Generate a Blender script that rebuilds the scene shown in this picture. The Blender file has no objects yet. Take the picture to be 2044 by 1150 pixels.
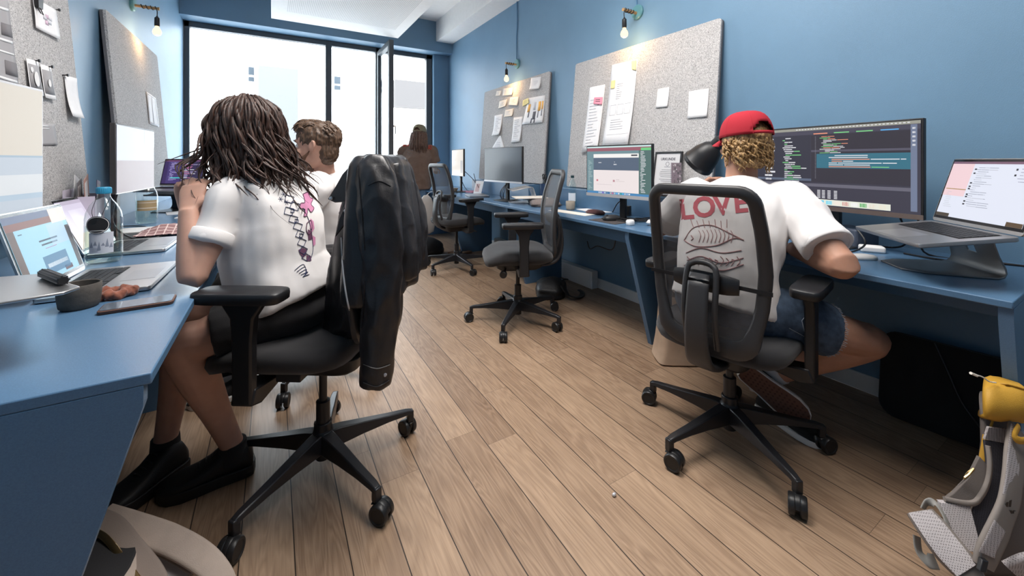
import bpy, bmesh, math, random
from mathutils import Vector, Matrix, noise
random.seed(7)
scene = bpy.context.scene
COL = scene.collection
PI = math.pi

# ------------------------------------------------------------------ camera, world, lights
CAM_H = 1.14                       # eye height; the room's long axis is +Y, the right wall is at +X
YAW = math.radians(30.96)
cam_d = bpy.data.cameras.new('camera')
cam = bpy.data.objects.new('camera', cam_d)
COL.objects.link(cam)
cam.location = (0, 0, CAM_H)
cam.rotation_euler = (PI/2, 0, -YAW)
cam_d.lens = 14.0
cam_d.sensor_width = 36.0
cam_d.shift_y = -253/2044          # architectural shift lens: verticals stay vertical
cam_d.clip_start = 0.02
scene.camera = cam

world = bpy.data.worlds.new('daylight')
scene.world = world
world.use_nodes = True
bg = world.node_tree.nodes['Background']
bg.inputs['Color'].default_value = (0.93, 0.97, 1.0, 1)
bg.inputs['Strength'].default_value = 6.5
scene.view_settings.view_transform = 'Standard'
scene.view_settings.look = 'None'
scene.view_settings.exposure = 0.55
scene.view_settings.gamma = 1.0
scene.cycles.use_denoising = True
scene.cycles.max_bounces = 8
scene.cycles.transparent_max_bounces = 12
scene.cycles.sample_clamp_indirect = 6.0

def area_light(name, loc, size, energy, rot=(0, 0, 0), color=(1, 1, 1), portal=False):
    l = bpy.data.lights.new(name, 'AREA')
    l.shape = 'RECTANGLE'; l.size, l.size_y = size
    l.energy = energy; l.color = color
    if portal: l.cycles.is_portal = True
    o = bpy.data.objects.new(name, l); COL.objects.link(o)
    o.location = loc; o.rotation_euler = rot
    return o
# daylight comes in by the big window ahead
area_light('window_portal', (0.62, 6.5, 1.7), (3.3, 2.5), 1, (-PI/2, 0, 0), portal=True)
# two added fill lights overhead, out of view
area_light('added_fill_light', (0.78, 1.55, 3.2), (1.2, 1.3), 72, (0, 0, 0), (1.0, 0.96, 0.92))
area_light('added_fill_light', (1.30, 0.0, 3.2), (1.0, 1.0), 24, (0, 0, 0), (1.0, 0.95, 0.90))

# ------------------------------------------------------------------ helpers
def at(u, v, d):
    """world point seen at photo pixel (u, v) at depth d metres along the lens axis"""
    a = (u-1022)/795
    S, C = math.sin(YAW), math.cos(YAW)
    return Vector((d*(S+a*C), d*(C-a*S), CAM_H-d*(v-322)/795))
def on_z(u, v, z): return at(u, v, (CAM_H-z)*795/(v-322))
def on_x(u, v, X):
    a = (u-1022)/795
    return at(u, v, X/(math.sin(YAW)+a*math.cos(YAW)))
def on_y(u, v, Y):
    a = (u-1022)/795
    return at(u, v, Y/(math.cos(YAW)-a*math.sin(YAW)))
V = Vector
def lerp(a, b, t): return a+(b-a)*t
def dirv(deg): return V((math.cos(math.radians(deg)), math.sin(math.radians(deg)), 0))
def smooth01(t):
    t = max(0, min(1, t)); return t*t*(3-2*t)
def interp(tab, t):
    """piecewise-linear table [(t, value or tuple)]"""
    if t <= tab[0][0]: return tab[0][1]
    for (a, va), (b, vb) in zip(tab, tab[1:]):
        if t <= b:
            k = (t-a)/(b-a)
            if isinstance(va, (tuple, list)): return tuple(lerp(x, y, k) for x, y in zip(va, vb))
            return lerp(va, vb, k)
    return tab[-1][1]
def spline(pts, n=6, closed=False):
    """Catmull-Rom through tuples of any size"""
    P = [tuple(p) for p in pts]; out = []; m = len(P)
    segs = m if closed else m-1
    for i in range(segs):
        if closed: p0, p1, p2, p3 = P[(i-1) % m], P[i], P[(i+1) % m], P[(i+2) % m]
        else: p0, p1, p2, p3 = P[max(i-1, 0)], P[i], P[i+1], P[min(i+2, m-1)]
        for k in range(n):
            t = k/n; t2 = t*t; t3 = t2*t
            out.append(tuple(0.5*(2*b+(c-a)*t+(2*a-5*b+4*c-d)*t2+(3*b-a-3*c+d)*t3) for a, b, c, d in zip(p0, p1, p2, p3)))
    if not closed: out.append(P[-1])
    return out

class MB:
    """collects shapes and links them as ONE mesh object"""
    def __init__(self, M=None):
        self.v = []; self.f = []; self.mi = []; self.M = M; self.m = 0
    def add(self, vs, fs):
        b = len(self.v)
        for p in vs:
            p = V(p); self.v.append(self.M @ p if self.M else p)
        for f in fs:
            self.f.append(tuple(b+i for i in f)); self.mi.append(self.m)
        return self
    def box(self, x0, x1, y0, y1, z0, z1):
        vs = [(x, y, z) for z in (z0, z1) for y in (y0, y1) for x in (x0, x1)]
        return self.add(vs, [(0, 2, 3, 1), (4, 5, 7, 6), (0, 1, 5, 4), (2, 6, 7, 3), (0, 4, 6, 2), (1, 3, 7, 5)])
    def cbox(self, c, s): return self.box(c[0]-s[0]/2, c[0]+s[0]/2, c[1]-s[1]/2, c[1]+s[1]/2, c[2]-s[2]/2, c[2]+s[2]/2)
    def prism(self, poly, off):
        n = len(poly); off = V(off)
        vs = [V(p) for p in poly]+[V(p)+off for p in poly]
        return self.add(vs, [tuple(range(n))[::-1], tuple(range(n, 2*n))]+[(i, (i+1) % n, n+(i+1) % n, n+i) for i in range(n)])
    def loft(self, rings, cap=True, closed=True):
        n = len(rings[0]); vs = [p for r in rings for p in r]; fs = []
        for i in range(len(rings)-1):
            for j in range(n if closed else n-1):
                k = (j+1) % n
                fs.append((i*n+j, i*n+k, (i+1)*n+k, (i+1)*n+j))
        if cap and closed:
            fs.append(tuple(range(n))[::-1]); fs.append(tuple(range((len(rings)-1)*n, len(rings)*n)))
        return self.add(vs, fs)
    def tube(self, pts, r, n=10, sub=0, up=None, cap=True, closed=False, power=1.0):
        """r: radius, (rx, ry) or a list of either; up: vector the ry axis leans to"""
        m = len(pts)
        R = r if isinstance(r, list) else [r]*m
        R = [(q, q) if not isinstance(q, (tuple, list)) else tuple(q) for q in R]
        P = [tuple(p)+q for p, q in zip(pts, R)]
        if sub: P = spline(P, sub, closed)
        m = len(P); C = [V(p[:3]) for p in P]
        ref = V(up) if up is not None else None
        T = []
        for i in range(m):
            if closed: t = C[(i+1) % m]-C[(i-1) % m]
            else: t = C[min(i+1, m-1)]-C[max(i-1, 0)]
            T.append(t.normalized() if t.length > 1e-9 else V((0, 0, 1)))
        rings = []; prev = ref
        if prev is None:
            prev = V((0, 0, 1)) if abs(T[0].z) < 0.9 else V((0, 1, 0))
        for i in range(m):
            b = (ref if ref is not None else prev)
            y = b-T[i]*b.dot(T[i])
            if y.length < 1e-6: y = T[i].orthogonal()
            y.normalize(); x = y.cross(T[i]); prev = y
            ring = []
            for k in range(n):
                a = 2*PI*k/n; c, s = math.cos(a), math.sin(a)
                if power != 1.0:
                    c = math.copysign(abs(c)**power, c); s = math.copysign(abs(s)**power, s)
                ring.append(C[i]+x*(c*P[i][3])+y*(s*P[i][4]))
            rings.append(ring)
        if closed: rings.append(rings[0]); cap = False
        return self.loft(rings, cap)
    def lathe(self, prof, n=24, o=(0, 0, 0), axis=(0, 0, 1), cap=True):
        ax = V(axis).normalized(); x = ax.orthogonal().normalized(); y = ax.cross(x); o = V(o)
        return self.loft([[o+ax*z+(x*math.cos(2*PI*k/n)+y*math.sin(2*PI*k/n))*max(r, 1e-5) for k in range(n)] for r, z in prof], cap)
    def cyl(self, p0, p1, r, n=16): 
        p0, p1 = V(p0), V(p1)
        return self.lathe([(r, 0), (r, (p1-p0).length)], n, p0, p1-p0)
    def ell(self, c, r, n=16, m=10, R=None):
        c = V(c); r = r if isinstance(r, (tuple, list)) else (r, r, r); rings = []
        for i in range(m+1):
            t = -PI/2+PI*i/m; cz = max(math.cos(t), 1e-4)
            ring = [V((r[0]*cz*math.cos(2*PI*k/n), r[1]*cz*math.sin(2*PI*k/n), r[2]*math.sin(t))) for k in range(n)]
            rings.append([c+(R @ p if R else p) for p in ring])
        return self.loft(rings)
    def quad(self, a, b, c, d): return self.add([a, b, c, d], [(0, 1, 2, 3)])
    def grid(self, fn, nu, nv, wrap=False):
        vs = [fn(i/nu, j/nv) for j in range(nv+1) for i in range(nu+1)]
        return self.add(vs, [(j*(nu+1)+i, j*(nu+1)+i+1, (j+1)*(nu+1)+i+1, (j+1)*(nu+1)+i) for j in range(nv) for i in range(nu)])
    def mesh(self, name):
        me = bpy.data.meshes.new(name)
        me.from_pydata([tuple(p) for p in self.v], [], self.f)
        me.polygons.foreach_set('material_index', self.mi)
        bm = bmesh.new(); bm.from_mesh(me)
        bmesh.ops.recalc_face_normals(bm, faces=bm.faces)
        bm.to_mesh(me); bm.free()
        return me
    def build(self, name, mats, parent=None, bevel=0, seg=2, sub=0, solid=0, ang=40, world=False, sub_simple=False):
        me = self.mesh(name)
        if world and parent is not None: me.transform(WM[parent.name].inverted())
        return link_mesh(name, me, mats, parent, bevel, seg, sub, solid, ang)

def link_mesh(name, me, mats, parent=None, bevel=0, seg=2, sub=0, solid=0, ang=40):
    mats = mats if isinstance(mats, (list, tuple)) else [mats]
    if not me.materials:
        for m in mats: me.materials.append(m)
    o = bpy.data.objects.new(name, me); COL.objects.link(o)
    if parent is not None:
        o.parent = parent
        WM[o.name] = WM[parent.name].copy()
    else:
        # a top-level mesh keeps its origin at its own base
        if me.vertices:
            xs = [v.co for v in me.vertices]
            c = V(((min(p.x for p in xs)+max(p.x for p in xs))/2, (min(p.y for p in xs)+max(p.y for p in xs))/2, min(p.z for p in xs)))
            me.transform(Matrix.Translation(-c)); o.location = c
            WM[o.name] = Matrix.Translation(c)
    if solid:
        s = o.modifiers.new('thickness', 'SOLIDIFY'); s.thickness = solid; s.offset = 0
    if bevel:
        b = o.modifiers.new('rounded edges', 'BEVEL'); b.width = bevel; b.segments = seg; b.limit_method = 'ANGLE'; b.angle_limit = math.radians(35)
    if sub:
        s = o.modifiers.new('smooth', 'SUBSURF'); s.levels = sub; s.render_levels = sub
    me.polygons.foreach_set('use_smooth', [True]*len(me.polygons))
    if ang < 180 and not sub: me.set_sharp_from_angle(angle=math.radians(ang))
    return o
WM = {}                               # world matrix of every thing and part, by object name
def thing(name, label, cat, loc=(0, 0, 0), rotz=0, group=None):
    o = bpy.data.objects.new(name, None); COL.objects.link(o)
    o.empty_display_size = 0.1
    o.location = loc; o.rotation_euler = (0, 0, math.radians(rotz))
    WM[o.name] = Matrix.Translation(V(loc)) @ Matrix.Rotation(math.radians(rotz), 4, 'Z')
    return tag(o, label, cat, group)
def tag(o, label, cat, group=None, kind=None):
    o['label'] = label; o['category'] = cat
    if group: o['group'] = group
    if kind: o['kind'] = kind
    return o
def structure(o): o['kind'] = 'structure'; return o

def organic(mb, name, mats, parent=None, voxel=0.006, smooth=6, world=True, wrinkle=0, wscale=12, wstretch=(1, 1, 1), seed=0):
    """fuses overlapping volumes into one continuous skin (voxel remesh), then relaxes it"""
    me = mb.mesh('tmp'); t = bpy.data.objects.new('tmp', me); COL.objects.link(t)
    r = t.modifiers.new('r', 'REMESH'); r.mode = 'VOXEL'; r.voxel_size = voxel; r.use_smooth_shade = True
    if smooth:
        s = t.modifiers.new('s', 'SMOOTH'); s.factor = 0.5; s.iterations = smooth
    dg = bpy.context.evaluated_depsgraph_get()
    ev = t.evaluated_get(dg)
    out = bpy.data.meshes.new_from_object(ev, preserve_all_data_layers=False, depsgraph=dg)
    bpy.data.objects.remove(t); bpy.data.meshes.remove(me)
    out.name = name
    if wrinkle:
        off = V((seed*3.1, seed*1.7, seed*5.3)); ws = V(wstretch)
        nr = [v.normal.copy() for v in out.vertices]
        for v, nn in zip(out.vertices, nr):
            p = V((v.co.x*ws.x, v.co.y*ws.y, v.co.z*ws.z))*wscale+off
            q = noise.noise(p)
            k = 1-abs(q)*2.2
            v.co += nn*wrinkle*(0.6*k+0.5*noise.noise(p*2.3))
    if world and parent is not None: out.transform(WM[parent.name].inverted())
    out.materials.clear()
    return link_mesh(name, out, mats, parent, ang=180)

def text_mb(txt, size, M, extrude=0.0004, align='CENTER', mb=None, xs=1.0, bold=0):
    """adds lettering to a mesh builder: local x along the line, local z up the letters"""
    cu = bpy.data.curves.new('t', 'FONT'); cu.body = txt; cu.size = size; cu.extrude = extrude; cu.align_x = align; cu.align_y = 'CENTER'
    cu.resolution_u = 3; cu.offset = bold
    t = bpy.data.objects.new('t', cu); COL.objects.link(t)
    dg = bpy.context.evaluated_depsgraph_get()
    me = bpy.data.meshes.new_from_object(t.evaluated_get(dg), depsgraph=dg)
    mb = mb or MB()
    vs = [M @ V((v.co.x*xs, -v.co.z, v.co.y)) for v in me.vertices]
    sv = mb.M; mb.M = None
    mb.add(vs, [tuple(p.vertices) for p in me.polygons]); mb.M = sv
    bpy.data.objects.remove(t); bpy.data.meshes.remove(me); bpy.data.curves.remove(cu)
    return mb
def frame(o, x, up=(0, 0, 1)):
    """local x along x, local z towards up, y = z cross x"""
    x = V(x).normalized(); z = V(up); z = (z-x*z.dot(x)).normalized(); y = z.cross(x)
    return Matrix(((x.x, y.x, z.x, o[0]), (x.y, y.y, z.y, o[1]), (x.z, y.z, z.z, o[2]), (0, 0, 0, 1)))

# ------------------------------------------------------------------ materials
MATS = {}
def mat(name, col=(.5, .5, .5), rough=.5, metal=0, spec=.5, var=0, vscale=20, bump=0, bscale=200, emit=None, estr=1, alpha=1, trans=0, ior=1.45, sheen=0, stretch=(1, 1, 1), coat=0, sss=0):
    if name in MATS: return MATS[name]
    m = bpy.data.materials.new(name); m.use_nodes = True; MATS[name] = m
    nt = m.node_tree; N, L = nt.nodes, nt.links; p = N['Principled BSDF']
    p.inputs['Base Color'].default_value = (*col, 1); p.inputs['Roughness'].default_value = rough
    p.inputs['Metallic'].default_value = metal; p.inputs['Specular IOR Level'].default_value = spec
    p.inputs['IOR'].default_value = ior
    if trans: p.inputs['Transmission Weight'].default_value = trans
    if sheen: p.inputs['Sheen Weight'].default_value = sheen
    if coat: p.inputs['Coat Weight'].default_value = coat; p.inputs['Coat Roughness'].default_value = .1
    if sss: p.inputs['Subsurface Weight'].default_value = sss; p.inputs['Subsurface Radius'].default_value = (.02, .008, .004)
    if alpha < 1: p.inputs['Alpha'].default_value = alpha
    if emit:
        p.inputs['Emission Color'].default_value = (*emit, 1); p.inputs['Emission Strength'].default_value = estr
    if var or bump:
        tc = N.new('ShaderNodeTexCoord'); mp = N.new('ShaderNodeMapping'); L.new(tc.outputs['Object'], mp.inputs['Vector'])
        mp.inputs['Scale'].default_value = stretch
    if var:
        nz = N.new('ShaderNodeTexNoise'); nz.inputs['Scale'].default_value = vscale; nz.inputs['Detail'].default_value = 4
        L.new(mp.outputs['Vector'], nz.inputs['Vector'])
        mr = N.new('ShaderNodeMapRange'); mr.inputs['To Min'].default_value = 1-var; mr.inputs['To Max'].default_value = 1+var
        mr.inputs['From Min'].default_value = .3; mr.inputs['From Max'].default_value = .7
        L.new(nz.outputs['Fac'], mr.inputs['Value'])
        hv = N.new('ShaderNodeHueSaturation'); hv.inputs['Color'].default_value = (*col, 1)
        L.new(mr.outputs['Result'], hv.inputs['Value']); L.new(hv.outputs['Color'], p.inputs['Base Color'])
    if bump:
        nb = N.new('ShaderNodeTexNoise'); nb.inputs['Scale'].default_value = bscale; nb.inputs['Detail'].default_value = 5
        L.new(mp.outputs['Vector'], nb.inputs['Vector'])
        b = N.new('ShaderNodeBump'); b.inputs['Strength'].default_value = bump; b.inputs['Distance'].default_value = .004
        L.new(nb.outputs['Fac'], b.inputs['Height']); L.new(b.outputs['Normal'], p.inputs['Normal'])
    return m

def wood_floor():
    m = bpy.data.materials.new('oak_planks'); m.use_nodes = True; nt = m.node_tree; N, L = nt.nodes, nt.links
    p = N['Principled BSDF']
    def math_(op, a, b=None, c=None):
        n = N.new('ShaderNodeMath'); n.operation = op
        for i, x in enumerate((a, b, c)):
            if x is None: continue
            if isinstance(x, (int, float)): n.inputs[i].default_value = x
            else: L.new(x, n.inputs[i])
        return n.outputs[0]
    geo = N.new('ShaderNodeNewGeometry'); sx = N.new('ShaderNodeSeparateXYZ'); L.new(geo.outputs['Position'], sx.inputs[0])
    x, y = sx.outputs[0], sx.outputs[1]
    W = .137; PLEN = 1.9
    xr = math_('DIVIDE', math_('SUBTRACT', x, .7385), W)
    row = math_('FLOOR', xr); fx = math_('FRACT', xr)
    wn = N.new('ShaderNodeTexWhiteNoise'); wn.noise_dimensions = '1D'; L.new(row, wn.inputs['W'])
    yr = math_('ADD', math_('DIVIDE', y, PLEN), math_('MULTIPLY', wn.outputs['Value'], 7.3))
    pid = math_('FLOOR', yr); fy = math_('FRACT', yr)
    wn2 = N.new('ShaderNodeTexWhiteNoise'); wn2.noise_dimensions = '2D'
    cv = N.new('ShaderNodeCombineXYZ'); L.new(row, cv.inputs[0]); L.new(pid, cv.inputs[1]); L.new(cv.outputs[0], wn2.inputs['Vector'])
    # distance to the plank's edges, in metres
    ex = math_('MULTIPLY', math_('MINIMUM', fx, math_('SUBTRACT', 1, fx)), W)
    ey = math_('MULTIPLY', math_('MINIMUM', fy, math_('SUBTRACT', 1, fy)), PLEN)
    gapx = math_('LESS_THAN', ex, .0016); gapy = math_('LESS_THAN', ey, .0007)
    gap = math_('MAXIMUM', gapx, math_('MULTIPLY', gapy, .6))
    # grain coordinates, shifted per plank
    off = math_('MULTIPLY', wn2.outputs['Value'], 37.0)
    gv = N.new('ShaderNodeCombineXYZ'); L.new(math_('ADD', x, off), gv.inputs[0]); L.new(math_('MULTIPLY', y, .09), gv.inputs[1]); L.new(off, gv.inputs[2])
    n1 = N.new('ShaderNodeTexNoise'); n1.inputs['Scale'].default_value = 11; n1.inputs['Detail'].default_value = 3; n1.inputs['Distortion'].default_value = .4
    L.new(gv.outputs[0], n1.inputs['Vector'])
    rings = math_('FRACT', math_('MULTIPLY', n1.outputs['Fac'], 17))
    rings = math_('ABSOLUTE', math_('SUBTRACT', rings, .5))           # cathedral figure
    gv2 = N.new('ShaderNodeCombineXYZ'); L.new(math_('MULTIPLY', x, 1.0), gv2.inputs[0]); L.new(math_('MULTIPLY', y, .022), gv2.inputs[1]); L.new(off, gv2.inputs[2])
    n2 = N.new('ShaderNodeTexNoise'); n2.inputs['Scale'].default_value = 260; n2.inputs['Detail'].default_value = 3
    L.new(gv2.outputs[0], n2.inputs['Vector'])
    n3 = N.new('ShaderNodeTexNoise'); n3.inputs['Scale'].default_value = 5; n3.inputs['Detail'].default_value = 3
    L.new(geo.outputs['Position'], n3.inputs['Vector'])
    ramp = N.new('ShaderNodeValToRGB'); e = ramp.color_ramp.elements
    e[0].position = 0; e[0].color = (.150, .088, .054, 1); e[1].position = 1; e[1].color = (.47, .325, .215, 1)
    t = math_('ADD', math_('MULTIPLY', rings, .55), math_('MULTIPLY', n2.outputs['Fac'], .55))
    t = math_('ADD', t, math_('MULTIPLY', math_('SUBTRACT', wn2.outputs['Value'], .5), .34))
    t = math_('ADD', t, math_('MULTIPLY', math_('SUBTRACT', n3.outputs['Fac'], .5), .35))
    t = math_('ADD', t, .06)
    L.new(t, ramp.inputs['Fac'])
    mx = N.new('ShaderNodeMix'); mx.data_type = 'RGBA'; L.new(gap, mx.inputs[0]); L.new(ramp.outputs['Color'], mx.inputs[6]); mx.inputs[7].default_value = (.025, .016, .011, 1)
    L.new(mx.outputs[2], p.inputs['Base Color'])
    p.inputs['Roughness'].default_value = .42; p.inputs['Specular IOR Level'].default_value = .45
    b = N.new('ShaderNodeBump'); b.inputs['Strength'].default_value = .25; b.inputs['Distance'].default_value = .002
    hb = math_('SUBTRACT', math_('MULTIPLY', n2.outputs['Fac'], .35), gap); hb = math_('ADD', hb, math_('MULTIPLY', rings, .25))
    L.new(hb, b.inputs['Height']); L.new(b.outputs['Normal'], p.inputs['Normal'])
    return m
def felt_material(name, dark, light):
    m = bpy.data.materials.new(name); m.use_nodes = True; nt = m.node_tree; N, L = nt.nodes, nt.links; p = N['Principled BSDF']
    tc = N.new('ShaderNodeTexCoord')
    a = N.new('ShaderNodeTexNoise'); a.inputs['Scale'].default_value = 150; a.inputs['Detail'].default_value = 3; a.inputs['Distortion'].default_value = 1.5
    c = N.new('ShaderNodeTexNoise'); c.inputs['Scale'].default_value = 420; c.inputs['Detail'].default_value = 2
    for n in (a, c): L.new(tc.outputs['Object'], n.inputs['Vector'])
    ad = N.new('ShaderNodeMath'); ad.operation = 'ADD'; L.new(a.outputs['Fac'], ad.inputs[0]); L.new(c.outputs['Fac'], ad.inputs[1])
    r = N.new('ShaderNodeValToRGB'); e = r.color_ramp.elements
    hf = N.new('ShaderNodeMath'); hf.operation = 'MULTIPLY'; hf.inputs[1].default_value = .5; L.new(ad.outputs[0], hf.inputs[0])
    e[0].position = .36; e[0].color = (*dark, 1); e[1].position = .58; e[1].color = (*light, 1)
    L.new(hf.outputs[0], r.inputs['Fac']); L.new(r.outputs['Color'], p.inputs['Base Color'])
    p.inputs['Roughness'].default_value = .95; p.inputs['Specular IOR Level'].default_value = .1
    return m
def net_material(name, col, clear):
    """see-through woven net, too fine to resolve: part cloth, part open"""
    m = bpy.data.materials.new(name); m.use_nodes = True; nt = m.node_tree; N, L = nt.nodes, nt.links; p = N['Principled BSDF']
    p.inputs['Base Color'].default_value = (*col, 1); p.inputs['Roughness'].default_value = .6
    tr = N.new('ShaderNodeBsdfTransparent'); mx = N.new('ShaderNodeMixShader'); mx.inputs[0].default_value = clear
    L.new(p.outputs[0], mx.inputs[1]); L.new(tr.outputs[0], mx.inputs[2]); L.new(mx.outputs[0], N['Material Output'].inputs['Surface'])
    return m
def plain_glass(name, tint=(.95, .98, 1), edge=.45):
    """thin clear wall: see-through face on, shinier and greyer at grazing angles"""
    m = bpy.data.materials.new(name); m.use_nodes = True; nt = m.node_tree; N, L = nt.nodes, nt.links
    tr = N.new('ShaderNodeBsdfTransparent'); tr.inputs[0].default_value = (*tint, 1)
    gl = N.new('ShaderNodeBsdfGlossy'); gl.inputs['Roughness'].default_value = .04
    lw = N.new('ShaderNodeLayerWeight'); lw.inputs[0].default_value = .35
    pw = N.new('ShaderNodeMath'); pw.operation = 'POWER'; pw.inputs[1].default_value = 2.5; L.new(lw.outputs['Facing'], pw.inputs[0])
    ma = N.new('ShaderNodeMath'); ma.operation = 'MULTIPLY_ADD'; ma.inputs[1].default_value = edge; ma.inputs[2].default_value = .05; L.new(pw.outputs[0], ma.inputs[0])
    mx = N.new('ShaderNodeMixShader'); L.new(ma.outputs[0], mx.inputs[0]); L.new(tr.outputs[0], mx.inputs[1]); L.new(gl.outputs[0], mx.inputs[2])
    L.new(mx.outputs[0], N['Material Output'].inputs['Surface'])
    return m
def tiles_net(name, col, col2, scale=300):
    """padded spacer fabric: light net over a darker ground"""
    m = bpy.data.materials.new(name); m.use_nodes = True; nt = m.node_tree; N, L = nt.nodes, nt.links; p = N['Principled BSDF']
    tc = N.new('ShaderNodeTexCoord'); vo = N.new('ShaderNodeTexVoronoi'); vo.inputs['Scale'].default_value = scale; vo.inputs['Randomness'].default_value = .1
    L.new(tc.outputs['Object'], vo.inputs['Vector'])
    r = N.new('ShaderNodeValToRGB'); e = r.color_ramp.elements
    e[0].position = .25; e[0].color = (*col2, 1); e[1].position = .42; e[1].color = (*col, 1)
    L.new(vo.outputs['Distance'], r.inputs['Fac']); L.new(r.outputs['Color'], p.inputs['Base Color'])
    p.inputs['Roughness'].default_value = .9
    return m
def emit_mat(name, col, s=1.0):
    return mat(name, (.02, .02, .02), .3, spec=.12, emit=col, estr=s)

BLUE = (.138, .252, .372)
m_wall = mat('blue_wall_paint', BLUE, .48, spec=.5, var=.04, vscale=3, bump=.12, bscale=260)
m_desk = mat('blue_desk_lacquer', (.085, .170, .285), .27, spec=.5, var=.08, vscale=420, bump=.03, bscale=700)
m_white = mat('white_ceiling_paint', (.82, .81, .80), .7, var=.02)
m_trim = mat('white_trim', (.78, .77, .76), .45)
m_floor = wood_floor()
m_black = mat('black_plastic', (.014, .014, .016), .42, bump=.05, bscale=900)
m_blackm = mat('black_metal', (.022, .022, .025), .33, metal=.2)
m_black_soft = mat('black_fabric', (.020, .019, .021), .92, bump=.35, bscale=900, sheen=.1)
m_seat = mat('anthracite_seat_fabric', (.019, .018, .020), .9, bump=.3, bscale=1200, sheen=.2)
m_frame = mat('anthracite_window_frame', (.075, .085, .095), .45)
m_paper = mat('white_paper', (.80, .79, .80), .8, var=.02, vscale=30)
m_paper_c = mat('cream_paper', (.80, .74, .66), .8)
m_ink = mat('ink', (.10, .10, .12), .8)
m_inkl = mat('pale_ink', (.58, .58, .62), .8)
m_felt = felt_material('grey_felt', (.13, .127, .13), (.62, .605, .60))
m_board_edge = mat('board_edge', (.12, .12, .13), .9, var=.2, vscale=300)
m_alu = mat('brushed_aluminium', (.62, .61, .61), .32, metal=1)
m_alu_d = mat('dark_aluminium', (.26, .255, .255), .42, metal=.9)
m_silver = mat('silver_plastic', (.55, .55, .57), .35, metal=.3)
m_wood = mat('turned_wood', (.45, .27, .12), .5, var=.2, vscale=30)
m_brass = mat('brass', (.6, .42, .2), .3, metal=1)
m_cable = mat('black_cable', (.012, .012, .014), .5)
m_bcable = mat('blue_cable', (.06, .17, .30), .6)
m_glass = plain_glass('window_glass')
m_bottle = mat('bottle_glass', (.97, 1, .985), .0, trans=1, ior=1.3)
m_water = mat('water', (.95, .99, .97), .0, trans=1, ior=1.2)
m_clear = mat('clear_acrylic', (.95, .95, .97), .05, trans=.8, ior=1.3)

# ------------------------------------------------------------------ the room
XW, XL, YW, YB, ZC = 2.52, -0.96, 6.10, -3.0, 3.38
structure(MB().box(XL-.2, XW+.2, YB-.2, 6.6, -.1, 0).build('floor', m_floor))
structure(MB().box(XW, XW+.2, YB-.2, 6.6, 0, ZC+.1).build('wall_right', m_wall))
structure(MB().box(XL-.2, XL, YB-.2, 6.6, 0, ZC+.1).build('wall_left', m_wall))
structure(MB().box(XL-.2, XW+.2, YB-.2, 6.6, ZC, ZC+.15).build('ceiling', m_white))
# window wall: lintel, parapet below the sill and the pier on the right
ZS, ZH = .50, 2.90
b = MB(); b.box(XL, XW, YW, 6.6, ZH, ZC); b.box(XL, XW, 6.27, 6.6, 0, ZS); b.box(2.265, XW, 6.27, 6.6, ZS, ZH)
structure(b.build('wall_window', m_wall))
structure(MB().box(XL-.2, XW+.2, YB-.2, YB, 0, ZC+.1).build('wall_back', m_wall))
# main window: frame, mullion, fixed panes and the opened casement
YF = 6.36
b = MB()
b.box(-.955, 2.265, YF, YF+.09, ZH-.07, ZH); b.box(-.955, 2.265, YF, YF+.09, ZS, ZS+.06)
b.box(-.955, -.90, YF, YF+.09, ZS, ZH); b.box(2.17, 2.265, YF, YF+.09, ZS, ZH); b.box(.655, .735, YF-.01, YF+.09, ZS, ZH); b.box(1.36, 1.41, YF, YF+.09, ZS, ZH)
win = structure(b.build('window_1', m_frame, bevel=.004))
b = MB(); b.box(-.90, .655, YF+.035, YF+.045, ZS+.06, ZH-.07); b.box(.735, 1.36, YF+.035, YF+.045, ZS+.06, ZH-.07)
b.build('pane', m_glass, win, world=True)
MB().box(XL, 2.265, 6.12, YF, ZS-.02, ZS+.012).build('sill', m_desk, win, bevel=.004, world=True)
# casement hinged at its left jamb, swung a right angle into the room
b = MB(); cx0, cx1, cy0, cy1 = 1.375, 1.44, 5.60, 6.355
b.box(cx0, cx1, cy0, cy0+.075, ZS+.07, ZH-.07); b.box(cx0, cx1, cy1-.075, cy1, ZS+.07, ZH-.07)
b.box(cx0, cx1, cy0+.075, cy1-.075, ZH-.145, ZH-.07); b.box(cx0, cx1, cy0+.075, cy1-.075, ZS+.07, ZS+.145)
cas = b.build('casement', m_frame, win, bevel=.005, world=True)
MB().box(1.40, 1.41, cy0+.07, cy1-.07, ZS+.14, ZH-.14).build('pane', m_glass, cas, world=True)
b = MB(); b.box(1.44, 1.475, cy0+.028, cy0+.05, 1.62, 1.645); b.tube([(1.47, cy0+.04, 1.64), (1.475, cy0+.04, 1.60), (1.475, cy0+.04, 1.52)], .009, 8)
b.build('window_handle', m_alu, cas, world=True)
b = MB(); b.tube([(1.39, cy0+.3, ZH-.055), (1.62, 6.33, ZH-.05)], .006, 6)
b.build('stay_arm', m_alu, win, world=True)
# boxed beam along the right wall
structure(MB().box(2.24, XW, YB, YW, 3.06, ZC).build('trim_1', m_white))
# skirting along the walls
structure(MB().box(XW-.016, XW, YB, YW, 0, .085).build('baseboard_right', m_trim, bevel=.004))
structure(MB().box(XL, XL+.016, YB, YW, 0, .085).build('baseboard_left', m_trim, bevel=.004))
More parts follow.
